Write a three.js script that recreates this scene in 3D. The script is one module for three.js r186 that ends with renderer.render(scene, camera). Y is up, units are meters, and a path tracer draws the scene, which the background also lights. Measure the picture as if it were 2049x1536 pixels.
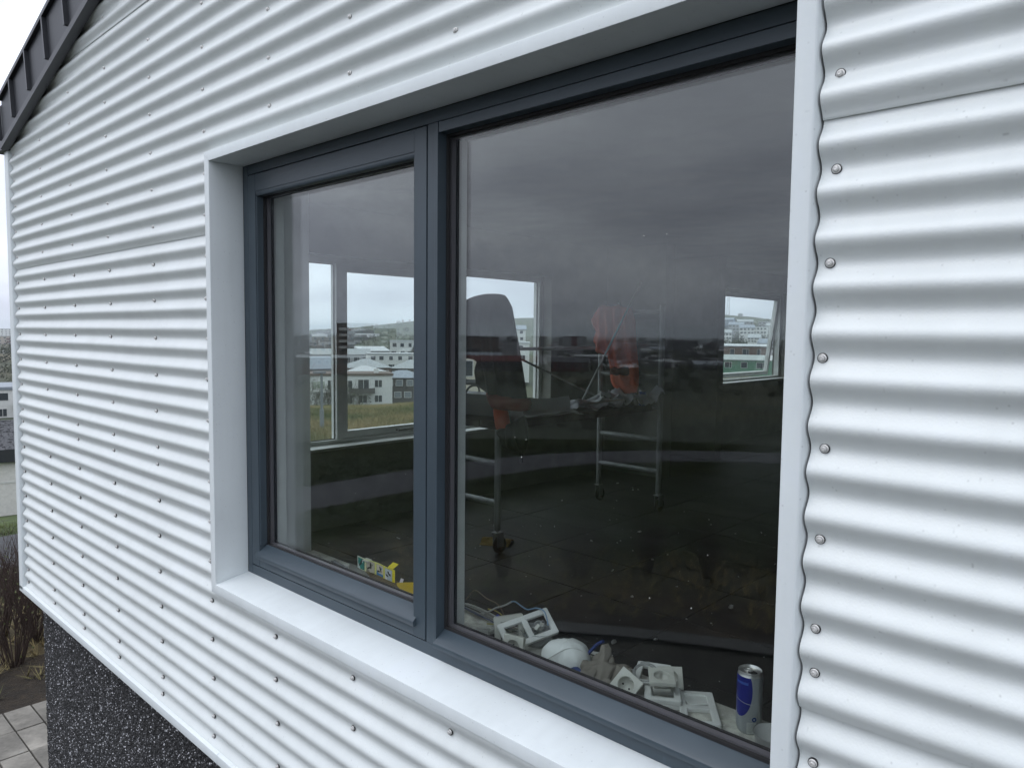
import * as THREE from 'three';
import { mergeGeometries, mergeVertices, toCreasedNormals } from 'three/addons/utils/BufferGeometryUtils.js';
import { RoundedBoxGeometry } from 'three/addons/geometries/RoundedBoxGeometry.js';
import { MarchingCubes } from 'three/addons/objects/MarchingCubes.js';

// ------------------------------------------------------------------ camera, sky, sun, exposure
const scene = new THREE.Scene();
const EYE = 3.2;                                   // eye above the ground beside the house; most heights below are given from the eye
const camera = new THREE.PerspectiveCamera(2 * Math.atan(768 / 1474) * 180 / Math.PI, 1024 / 767, 0.05, 20000);
camera.position.set(0, EYE, 1.236);
camera.quaternion.setFromRotationMatrix(new THREE.Matrix4().makeBasis(
  new THREE.Vector3(0.7318228, 0.01080858, -0.68140925),
  new THREE.Vector3(-0.05457117, 0.99759283, -0.04278466),
  new THREE.Vector3(0.67930655, 0.06849609, 0.73065101)));

let seed = 7;
const rnd = () => { seed |= 0; seed = seed + 0x6D2B79F5 | 0; let t = Math.imul(seed ^ seed >>> 15, 1 | seed); t = t + Math.imul(t ^ t >>> 7, 61 | t) ^ t; return ((t ^ t >>> 14) >>> 0) / 4294967296; };
const rr = (a, b) => a + (b - a) * rnd();
const hash = (x, y) => { let h = Math.imul(x | 0, 374761393) + Math.imul(y | 0, 668265263) | 0; h = Math.imul(h ^ h >>> 13, 1274126177); return ((h ^ h >>> 16) >>> 0) / 4294967296; };
const sm = (t) => t * t * (3 - 2 * t);
function vnoise(x, y, per = 0) {
  let xi = Math.floor(x), yi = Math.floor(y); const fx = sm(x - xi), fy = sm(y - yi);
  const w = (v) => per ? ((v % per) + per) % per : v;
  const a = hash(w(xi), w(yi)), b = hash(w(xi + 1), w(yi)), c = hash(w(xi), w(yi + 1)), d = hash(w(xi + 1), w(yi + 1));
  return a + (b - a) * fx + (c - a) * fy + (a - b - c + d) * fx * fy;
}
function fbm(x, y, oct = 4, per = 0) { let s = 0, a = .5, n = 0; for (let i = 0; i < oct; i++) { s += a * vnoise(x, y, per); n += a; a *= .5; x *= 2; y *= 2; per *= 2; } return s / n; }
const clamp = (v, a = 0, b = 1) => Math.min(b, Math.max(a, v));
const lerp = (a, b, t) => a + (b - a) * t;

{ // overcast sky: the zenith about three times as bright as the horizon, broken by soft cloud sheets
  const W = 1024, Hh = 512, data = new Float32Array(W * Hh * 4), LZ = 2.42;
  for (let j = 0; j < Hh; j++) for (let i = 0; i < W; i++) {
    const el = (j + .5) / Hh * Math.PI - Math.PI / 2, az = (i + .5) / W * 2 * Math.PI;
    const s = Math.max(0, Math.sin(el)), k = 1 / (s + .16);
    const px = Math.cos(az) * Math.cos(el) * k, pz = Math.sin(az) * Math.cos(el) * k;
    const c = fbm(px * 1.3 + 1417.1, pz * 1.3 + 1417.1, 5), c2 = fbm(px * .45 + 732.7, pz * .45 + 738.7, 3);
    const cloud = clamp((c * .6 + c2 * .4 - .28) * 2.2);
    const L = LZ * (1.25 + 1.75 * s) / 3 * (.66 + .56 * cloud);
    const thin = (1 - cloud) * .10 + .05 * (1 - s);
    const o = (j * W + i) * 4;
    data[o] = L * (.948 - thin * .62); data[o + 1] = L * (1.0 - thin * .64); data[o + 2] = L * (1.055 + thin * .25); data[o + 3] = 1;
  }
  const sky = new THREE.DataTexture(data, W, Hh, THREE.RGBAFormat, THREE.FloatType);
  sky.mapping = THREE.EquirectangularReflectionMapping; sky.magFilter = THREE.LinearFilter; sky.minFilter = THREE.LinearFilter; sky.needsUpdate = true;
  scene.background = sky; scene.environment = sky;
}
const sun = new THREE.DirectionalLight(new THREE.Color(1, .97, .93), .55);
sun.position.set(-14, 34, 20); sun.target.position.set(-2, 2, -1); scene.add(sun, sun.target);
sun.castShadow = true; sun.shadow.radius = 60; sun.shadow.mapSize.set(2048, 2048);
Object.assign(sun.shadow.camera, { left: -30, right: 30, top: 30, bottom: -30, near: 1, far: 120 });
const renderer = new THREE.WebGLRenderer({ antialias: true });
renderer.toneMapping = THREE.LinearToneMapping; renderer.toneMappingExposure = 1.0;
renderer.shadowMap.enabled = true;

// ------------------------------------------------------------------ helpers
const used = new Set();
function numbered(n) { if (!used.has(n)) { used.add(n); return n; } let k = 1; while (used.has(n + '_' + String(k).padStart(3, '0'))) k++; const m = n + '_' + String(k).padStart(3, '0'); used.add(m); return m; }
function shade(m) { m.castShadow = m.receiveShadow = true; return m; }
function thing(name, label, category, pos = [0, 0, 0], turn = 0, group) {
  const o = new THREE.Group(); o.name = numbered(name); o.position.set(...pos); o.rotation.y = turn; scene.add(o);
  o.userData = { label, category }; if (group) o.userData.group = group; return o;
}
function solo(name, geo, m, label, category, pos, turn, group) {
  const o = shade(new THREE.Mesh(geo, m)); o.name = numbered(name); if (pos) o.position.set(...pos); if (turn) o.rotation.y = turn;
  scene.add(o); o.userData = { label, category }; if (group) o.userData.group = group; return o;
}
function part(parent, name, geo, m, label) { const o = shade(new THREE.Mesh(geo, m)); o.name = name; parent.add(o); if (label) o.userData.label = label; return o; }
function structure(name, geo, m) { const o = shade(new THREE.Mesh(geo, m)); o.name = numbered(name); o.userData = { kind: 'structure', label: undefined }; delete o.userData.label; scene.add(o); return o; }
const lin = (r, g, b) => new THREE.Color().setRGB(r, g, b);
function mat(c, rough = .7, o = {}) { return new THREE.MeshPhysicalMaterial({ color: Array.isArray(c) ? lin(...c) : c, roughness: rough, side: THREE.DoubleSide, ...o }); }
function tex(n, fn, srgb = true, rep = 1) { // fn(u, v, x, y) -> [r, g, b] in 0..1 (sRGB if srgb)
  const d = new Uint8Array(n * n * 4);
  for (let y = 0; y < n; y++) for (let x = 0; x < n; x++) { const c = fn(x / n, y / n, x, y), o = (y * n + x) * 4; for (let k = 0; k < 3; k++) d[o + k] = clamp(c[k] ?? c[0]) * 255; d[o + 3] = 255; }
  const t = new THREE.DataTexture(d, n, n); t.wrapS = t.wrapT = THREE.RepeatWrapping; t.magFilter = THREE.LinearFilter; t.minFilter = THREE.LinearMipmapLinearFilter; t.generateMipmaps = true;
  if (srgb) t.colorSpace = THREE.SRGBColorSpace; t.repeat.set(rep, rep); t.needsUpdate = true; return t;
}
// uv in metres from the dominant axis of each face
function uvm(g) {
  g = g.index ? g.toNonIndexed() : g; const p = g.attributes.position, uv = new Float32Array(p.count * 2), a = new THREE.Vector3(), b = new THREE.Vector3(), c = new THREE.Vector3();
  for (let i = 0; i < p.count; i += 3) {
    a.fromBufferAttribute(p, i); b.fromBufferAttribute(p, i + 1); c.fromBufferAttribute(p, i + 2);
    const n = b.clone().sub(a).cross(c.clone().sub(a)), ax = Math.abs(n.x), ay = Math.abs(n.y), az = Math.abs(n.z);
    [a, b, c].forEach((v, k) => { const [s, t] = ax >= ay && ax >= az ? [v.z, v.y] : ay >= az ? [v.x, v.z] : [v.x, v.y]; uv[(i + k) * 2] = s; uv[(i + k) * 2 + 1] = t; });
  }
  g.setAttribute('uv', new THREE.BufferAttribute(uv, 2)); return g;
}
function merge(list) { return mergeGeometries(list.map((g) => { g = g.index ? g.toNonIndexed() : g.clone(); for (const k of Object.keys(g.attributes)) if (!['position', 'normal', 'uv'].includes(k)) g.deleteAttribute(k); if (!g.attributes.uv) g.setAttribute('uv', new THREE.BufferAttribute(new Float32Array(g.attributes.position.count * 2), 2)); if (!g.attributes.normal) g.computeVertexNormals(); return g; })); }
// a box given by its limits, edges chamfered by r
function bx(x0, x1, y0, y1, z0, z1, r = .002) {
  const w = Math.abs(x1 - x0), h = Math.abs(y1 - y0), d = Math.abs(z1 - z0), q = Math.min(r, w * .45, h * .45, d * .45);
  const g = q > 0 ? new RoundedBoxGeometry(w, h, d, 1, q) : new THREE.BoxGeometry(w, h, d);
  g.translate((x0 + x1) / 2, (y0 + y1) / 2, (z0 + z1) / 2); return uvm(g);
}
function plain(x0, x1, y0, y1, z0, z1) { return bx(x0, x1, y0, y1, z0, z1, 0); }
function roundPoly(pts, r, seg = 3) {
  const out = [], n = pts.length;
  for (let i = 0; i < n; i++) {
    const p = new THREE.Vector2(...pts[i]), a = new THREE.Vector2(...pts[(i + n - 1) % n]), b = new THREE.Vector2(...pts[(i + 1) % n]);
    const q = Math.min(r, p.distanceTo(a) * .45, p.distanceTo(b) * .45), s = p.clone().add(a.clone().sub(p).setLength(q)), e = p.clone().add(b.clone().sub(p).setLength(q));
    for (let k = 0; k <= seg; k++) { const t = k / seg; out.push([(1 - t) ** 2 * s.x + 2 * t * (1 - t) * p.x + t * t * e.x, (1 - t) ** 2 * s.y + 2 * t * (1 - t) * p.y + t * t * e.y]); }
  }
  return out;
}
// a profile in (u, v) pushed along a; e0 and e1 may depend on (u, v), which gives mitred ends
function push(profile, to, e0, e1, crease = .5) {
  const f0 = typeof e0 === 'function' ? e0 : () => e0, f1 = typeof e1 === 'function' ? e1 : () => e1, P = [], n = profile.length;
  const A = profile.map(([u, v]) => to(u, v, f0(u, v))), B = profile.map(([u, v]) => to(u, v, f1(u, v)));
  const tri = (...q) => q.forEach((v) => P.push(...v));
  for (let i = 0; i < n; i++) { const j = (i + 1) % n; tri(A[i], A[j], B[j]); tri(A[i], B[j], B[i]); }
  for (const [a, b, c] of THREE.ShapeUtils.triangulateShape(profile.map(([u, v]) => new THREE.Vector2(u, v)), [])) { tri(A[c], A[b], A[a]); tri(B[a], B[b], B[c]); }
  let g = new THREE.BufferGeometry(); g.setAttribute('position', new THREE.Float32BufferAttribute(P, 3));
  g = toCreasedNormals(g, crease); return uvm(g);
}
const alongX = (u, v, a) => [a, v, u], alongY = (u, v, a) => [u, a, v], alongZ = (u, v, a) => [u, v, a];
function tube(pts, r, seg = 24, rad = 6) { return new THREE.TubeGeometry(new THREE.CatmullRomCurve3(pts.map((p) => new THREE.Vector3(...p))), seg, r, rad); }
function bar(a, b, r0, r1 = r0, n = 12) { const A = new THREE.Vector3(...a), B = new THREE.Vector3(...b), d = B.clone().sub(A), g = new THREE.CylinderGeometry(r1, r0, d.length(), n); g.applyQuaternion(new THREE.Quaternion().setFromUnitVectors(new THREE.Vector3(0, 1, 0), d.normalize())); g.translate(...A.add(B).multiplyScalar(.5).toArray()); return g; }
function grid(nx, ny, fn) { // indexed grid with smooth normals
  const P = [], U = [], I = [];
  for (let j = 0; j <= ny; j++) for (let i = 0; i <= nx; i++) { P.push(...fn(i / nx, j / ny, i, j)); U.push(i / nx, j / ny); }
  for (let j = 0; j < ny; j++) for (let i = 0; i < nx; i++) { const a = j * (nx + 1) + i, b = a + 1, c = a + nx + 1; I.push(a, b, c + 1, a, c + 1, c); }
  const g = new THREE.BufferGeometry(); g.setAttribute('position', new THREE.Float32BufferAttribute(P, 3)); g.setAttribute('uv', new THREE.Float32BufferAttribute(U, 2)); g.setIndex(I); g.computeVertexNormals(); return g;
}
function sheetOf(nx, ny, th, fn) { // a sheet with thickness: the grid, its underside and its rim
  const top = grid(nx, ny, fn), n = top.attributes.normal, p = top.attributes.position, q = p.clone();
  for (let i = 0; i < q.count; i++) q.setXYZ(i, p.getX(i) - n.getX(i) * th, p.getY(i) - n.getY(i) * th, p.getZ(i) - n.getZ(i) * th);
  const low = top.clone(); low.setAttribute('position', q); low.computeVertexNormals();
  const R = [], P = [], id = (i, j) => j * (nx + 1) + i;
  for (let i = 0; i <= nx; i++) R.push(id(i, 0)); for (let j = 1; j <= ny; j++) R.push(id(nx, j)); for (let i = nx - 1; i >= 0; i--) R.push(id(i, ny)); for (let j = ny - 1; j > 0; j--) R.push(id(0, j));
  for (let k = 0; k < R.length; k++) { const a = R[k], b = R[(k + 1) % R.length], v = (s, i) => [s.getX(i), s.getY(i), s.getZ(i)]; P.push(...v(p, a), ...v(p, b), ...v(q, b), ...v(p, a), ...v(q, b), ...v(q, a)); }
  const rim = new THREE.BufferGeometry(); rim.setAttribute('position', new THREE.Float32BufferAttribute(P, 3)); rim.computeVertexNormals();
  return merge([top, low, rim]);
}
function field(lo, hi, res, f) { // mesh of f = 0 (f < 0 inside)
  const size = Math.max(hi[0] - lo[0], hi[1] - lo[1], hi[2] - lo[2]), mc = new MarchingCubes(res, new THREE.MeshBasicMaterial(), false, false, 400000);
  mc.isolation = 0; const h = res / 2;
  for (let z = 0; z < res; z++) for (let y = 0; y < res; y++) for (let x = 0; x < res; x++) mc.field[x + y * res + z * res * res] = -f(lo[0] + ((x - h) / h + 1) / 2 * size, lo[1] + ((y - h) / h + 1) / 2 * size, lo[2] + ((z - h) / h + 1) / 2 * size);
  mc.update(); const g = new THREE.BufferGeometry(), n = mc.count;
  const P = new Float32Array(mc.positionArray.slice(0, n * 3)); for (let i = 0; i < n; i++) for (let k = 0; k < 3; k++) P[i * 3 + k] = lo[k] + (P[i * 3 + k] + 1) / 2 * size;
  g.setAttribute('position', new THREE.BufferAttribute(P, 3)); const m = mergeVertices(g, 1e-5); m.computeVertexNormals(); return m;
}
const capsule = (p, a, b, ra, rb) => { const ax = b[0] - a[0], ay = b[1] - a[1], az = b[2] - a[2], t = clamp(((p[0] - a[0]) * ax + (p[1] - a[1]) * ay + (p[2] - a[2]) * az) / (ax * ax + ay * ay + az * az)); return Math.hypot(p[0] - a[0] - ax * t, p[1] - a[1] - ay * t, p[2] - a[2] - az * t) - lerp(ra, rb, t); };
const smin = (a, b, k) => { const h = clamp(.5 + .5 * (b - a) / k); return lerp(b, a, h) - k * h * (1 - h); };

// ------------------------------------------------------------------ materials
const peel = tex(512, (u, v) => [fbm(u * 96, v * 96, 3, 96)], false);
const filmTex = tex(512, (u, v) => { const a = fbm(u * 8, v * 8, 5, 8), s = fbm(u * 48, v * 48 / 12, 3, 48), d = clamp((vnoise(u * 256, v * 256, 256) - .985) * 60); const k = .965 + .05 * a + .025 * (s - .5) - .16 * d; return [k, k, k * .995]; }); filmTex.repeat.set(.8, .8);
const metalPaint = mat([.67, .705, .705], .42, { map: filmTex, bumpMap: peel.clone(), bumpScale: .00025, clearcoat: .25, clearcoatRoughness: .3 });
metalPaint.bumpMap.repeat.set(3, 3);
const trimPaint = mat([.69, .735, .75], .48, { map: filmTex, bumpMap: peel, bumpScale: .0002 });
const frameTex = tex(512, (u, v) => { const sc = clamp((vnoise(u * 180, v * 14, 0) - .93) * 12) * clamp((fbm(u * 6, v * 6, 3, 6) - .5) * 5), k = .90 + .1 * fbm(u * 12, v * 12, 4, 12) + .18 * sc; return [k, k, k]; });
const framePaint = mat([.046, .066, .083], .42, { map: frameTex, bumpMap: peel, bumpScale: .00015 });
const frameShade = framePaint;
const rubber = mat([.012, .012, .013], .7);
const spacer = mat([.16, .15, .165], .4, { metalness: .3 });
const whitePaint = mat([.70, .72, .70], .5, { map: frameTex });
const steel = mat([.62, .61, .59], .32, { metalness: .9 }), zinc = mat([.64, .63, .61], .42, { metalness: .45 });
const galv = mat([.42, .43, .42], .5, { metalness: .4, map: tex(256, (u, v) => { const k = .72 + .4 * fbm(u * 10, v * 10, 4, 10); return [k, k, k]; }) });
const glass = mat([.968, .982, .980], 0, { transmission: 1, thickness: 0, ior: 1.5, specularIntensity: .82 });
const sideGlass = mat([.95, .98, .97], 0, { transmission: 1, thickness: 0, ior: 1.5, specularIntensity: .6 });
const roofBlack = mat([.022, .024, .028], .42, { bumpMap: peel, bumpScale: .0002 });
const fasciaGrey = mat([.034, .037, .043], .5, { bumpMap: peel, bumpScale: .0002 });
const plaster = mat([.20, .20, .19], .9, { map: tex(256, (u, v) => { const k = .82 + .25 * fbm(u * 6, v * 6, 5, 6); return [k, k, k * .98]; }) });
const stainTex = tex(512, (u, v) => { const d = fbm(u * 5, v * 5, 5, 5), s = clamp((fbm(u * 9 + 3, v * 9, 5, 9) - .52) * 6), f = fbm(u * 70, v * 70, 2, 70); const k = .60 + .34 * d + .22 * s * (.6 + .6 * f) - .06 * f; return [k, k, k * .97]; });
const sillPaint = mat([.62, .62, .59], .75, { map: stainTex }); sillPaint.map.repeat.set(2.2, 2.2);
const white = mat([.74, .75, .72], .38, { map: frameTex });
const offWhite = mat([.60, .60, .54], .45, { map: frameTex });

// ------------------------------------------------------------------ terrain
const PROFILE = { // azimuth in degrees from -x towards -z: [distance, height] pairs
  '-180': [[0, 0], [19, 0], [30, -1], [60, -4], [150, -10], [400, -13], [1000, -16], [3000, -22], [9000, -25]],
  '-16': [[0, 0], [19, 0], [30, -1.2], [60, -4], [150, -10], [400, -13], [1000, -16], [3000, -22], [9000, -25]],
  '4': [[0, 0], [14, 0], [20, -1.9], [38, -4.9], [60, -7.4], [140, -11.2], [220, -9], [400, -8.5], [1200, -16], [3000, -22], [9000, -25]],
  '19': [[0, 0], [14, 0], [20, -1.9], [38, -4.9], [60, -7.4], [140, -11.2], [220, -9], [400, -8.5], [1200, -16], [3000, -22], [9000, -25]],
  '29': [[0, 0], [28, .15], [33, -.2], [60, -5], [150, -12], [300, -9.6], [600, -9], [1300, 0], [3000, -6], [9000, -20]],
  '34': [[0, 0], [28, .15], [33, -.2], [60, -5], [150, -12], [300, -9.4], [600, -6], [1300, 9], [3000, 4], [9000, -20]],
  '41': [[0, 0], [28, .25], [33, 0], [60, -5], [150, -12], [300, -9], [600, 0], [1300, 27], [3000, 20], [9000, -10]],
  '60': [[0, 0], [30, -.5], [60, -3], [150, -7], [300, -8], [420, -6], [600, 4], [900, 30], [1150, 39], [3000, 30], [9000, 0]],
  '70': [[0, 0], [30, -.5], [60, -3], [150, -7], [300, -8], [420, -6], [600, 2], [900, 18], [1150, 24], [3000, 20], [9000, 0]],
  '100': [[0, 0], [30, -.5], [60, -3], [150, -8], [400, -10], [1000, -8], [3000, -10], [9000, -20]],
  '180': [[0, 0], [19, 0], [30, -1], [60, -4], [150, -10], [400, -13], [1000, -16], [3000, -22], [9000, -25]],
};
const KEYS = Object.keys(PROFILE).map(Number).sort((a, b) => a - b);
const along = (p, r) => { for (let i = 1; i < p.length; i++) if (r <= p[i][0]) { const t = (r - p[i - 1][0]) / (p[i][0] - p[i - 1][0]); return lerp(p[i - 1][1], p[i][1], t); } return p[p.length - 1][1]; };
function terrain(x, z) {
  const r = Math.hypot(x, z), az = Math.atan2(-z, -x) * 180 / Math.PI; let i = 1; while (i < KEYS.length - 1 && az > KEYS[i]) i++;
  const t = sm(clamp((az - KEYS[i - 1]) / (KEYS[i] - KEYS[i - 1]))), h = lerp(along(PROFILE[KEYS[i - 1]], r), along(PROFILE[KEYS[i]], r), t);
  const rough = clamp((r - 24) / 60); return h + rough * ((fbm(x * .03 + 90, z * .03 + 90, 3) - .5) * 2.2 * clamp(r / 200, .25, 2.5));
}
const groundTex = tex(512, (u, v) => { const a = fbm(u * 8, v * 8, 5, 8), b = fbm(u * 60, v * 60, 3, 60); const k = .55 + .5 * a + .35 * (b - .5); return [k * 1.02, k, k * .9]; });
groundTex.repeat.set(.35, .35);
const groundMat = mat([1, 1, 1], .95, { vertexColors: true, map: groundTex });
const pathLine = [[-12.6, -14], [-12.5, -7], [-12.35, -1.4], [-12.3, 4], [-12.35, 7], [-12.3, 10], [-11.6, 13.2], [-9.3, 16.2], [-5, 18.6], [2, 20]];
const curveOf = (pts, n = 60) => new THREE.CatmullRomCurve3(pts.map(([x, z]) => new THREE.Vector3(x, 0, z))).getSpacedPoints(n);
const pathC = curveOf(pathLine), bedLine = [[-7.15, -9], [-7.1, -3], [-7, -.3], [-6.6, 2.2], [-5.55, 4.2], [-3.3, 5.6], [0, 6.7], [5, 7.6], [12, 8]], bedC = curveOf(bedLine);
const toLine = (c, x, z) => { let best = 1e9, side = 1; for (let i = 0; i < c.length - 1; i++) { const a = c[i], b = c[i + 1], dx = b.x - a.x, dz = b.z - a.z, t = clamp(((x - a.x) * dx + (z - a.z) * dz) / (dx * dx + dz * dz)), d = Math.hypot(x - a.x - dx * t, z - a.z - dz * t); if (d < best) { best = d; side = dx * (z - a.z) - dz * (x - a.x) > 0 ? 1 : -1; } } return best * side; };
function groundColor(x, z) {
  const r = Math.hypot(x, z), n = fbm(x * .35 + 50, z * .35 + 50, 4), n2 = fbm(x * .05 + 20, z * .05 + 20, 4), az = Math.atan2(-z, -x) * 180 / Math.PI;
  let c = x < -13.2 && az > 0 && r < 40 ? [.062, .10, .022] : [.022, .038, .010];                                            // green grass
  const dry = [.115, .088, .042], olive = [.07, .075, .028], soil = [.045, .032, .022], town = [.10, .105, .105];
  const mixc = (a, b, t) => a.map((v, i) => lerp(v, b[i], clamp(t)));
  if (r < 40) { const b = toLine(bedC, x, z); if (b > 0 && b < 4.2) c = mixc(c, mixc(soil, dry, (n - .35) * 3), 1.25 - b / 3.4 + (n - .5)); }
  if (r > 18 && r < 60 && az > 20 && az < 60) c = mixc(c, dry, (n - .42) * 5 + clamp((r - 24) / 6) * .5);
  c = mixc(c, olive, (n2 - .45) * 4 * clamp((r - 40) / 60)); c = mixc(c, dry, (fbm(x * .012 + 5, z * .02 + 9, 3) - .55) * 5 * clamp((r - 90) / 200) * .6);
  if (az > 28 && az < 72 && r > 300) c = mixc(c, [.055, .085, .028], .55 + (n2 - .5));
  return mixc(c, town, clamp((r - 900) / 900) * (az > 28 && az < 72 ? .1 : .5));
}
{
  const nr = 74, na = 480, g = grid(na, nr, (u, v) => { const a = u * Math.PI * 2, r = v < .35 ? v / .35 * 26 : 26 * Math.pow(8500 / 26, (v - .35) / .65), x = Math.cos(a) * r, z = Math.sin(a) * r; return [x, terrain(x, z), z]; });
  const p = g.attributes.position, col = new Float32Array(p.count * 3), uv = g.attributes.uv;
  for (let i = 0; i < p.count; i++) { col.set(groundColor(p.getX(i), p.getZ(i)), i * 3); uv.setXY(i, p.getX(i), p.getZ(i)); }
  g.setAttribute('color', new THREE.BufferAttribute(col, 3)); structure('ground', g, groundMat);
}
function ribbon(line, off0, off1, y, n = 90, wob = 0) {
  const c = curveOf(line, n);
  const g = grid(n, 8, (u, v, i) => { const a = c[Math.max(0, i - 1)], b = c[Math.min(n, i + 1)], d = b.clone().sub(a).normalize(), o = lerp(off0, off1, v) + (v === 0 || v === 1 ? wob * (fbm(c[i].x * 2 + v * 9, c[i].z * 2, 3) - .5) : 0); return [c[i].x - d.z * o, y, c[i].z + d.x * o]; });
  const p = g.attributes.position, uv = g.attributes.uv; for (let i = 0; i < p.count; i++) uv.setXY(i, p.getX(i), p.getZ(i)); return g;
}
const asphalt = mat([.046, .048, .052], .9, { map: tex(256, (u, v) => { const k = .75 + .35 * fbm(u * 40, v * 40, 3, 40) + .15 * (fbm(u * 4, v * 4, 3, 4) - .5); return [k, k, k]; }) });
structure('footpath', ribbon(pathLine, -.9, .9, .012, 90, .12), asphalt);
const soilMat = mat([.042, .030, .021], .98, { map: groundTex, bumpMap: peel, bumpScale: .02 });
structure('planting_bed', ribbon(bedLine, .02, 1.1, .008, 90, .25), soilMat);
{ // slabs along the side of the house on a bed of sand; dark gravel and a kerb along the front
  const c = curveOf(bedLine, 60), flat = (pts, y) => { const sh = new THREE.Shape(pts.map(([x, z]) => new THREE.Vector2(x, z))), g = new THREE.ShapeGeometry(sh); g.rotateX(Math.PI / 2); g.translate(0, y, 0); return uvm(g); };
  structure('gravel', flat([[12, -9], ...c.map((p) => [p.x, p.z])], .004), mat([.040, .039, .038], .95, { map: groundTex, bumpMap: peel, bumpScale: .02 }));
  structure('kerb', (() => { const g = ribbon([[-5.9, 3.7], [-5.5, 4.25], [-3.3, 5.6], [0, 6.7], [5, 7.6], [12, 8]], -.28, -.02, .05, 60, .05); return g; })(), mat([.06, .06, .058], .9, { map: asphalt.map }));
  const terrace = structure('paving', flat([[-7.1, -9], [-5.0, -9], [-5.0, .9], [-6.75, .9], [-6.99, -.3], [-7.1, -3]], .009), mat([.05, .046, .042], .95));
  const slabTex = tex(256, (u, v) => { const k = .66 + .42 * fbm(u * 7, v * 7, 5, 7) + .12 * (fbm(u * 50, v * 50, 2, 50) - .5); return [k, k * .985, k * .95]; });
  const slabM = [.30, .255, .215].map((a) => mat([a, a * .97, a * .92], .9, { map: slabTex, bumpMap: slabTex, bumpScale: .002 })), w = .395, d = .2;
  for (let i = 0; i < 5; i++) for (let j = -24; j < 5; j++) {
    const x = -7.05 + i * w, z = j * d - .02; if (toLine(bedC, x + w / 2, z + d / 2) > -.12) continue;
    part(terrace, 'slab', bx(x + .005, x + w - .005, .01, .036 + rr(-.004, .004), z + .005, z + d - .005, .006), slabM[Math.floor(rnd() * 3)]);
  }
}

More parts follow.
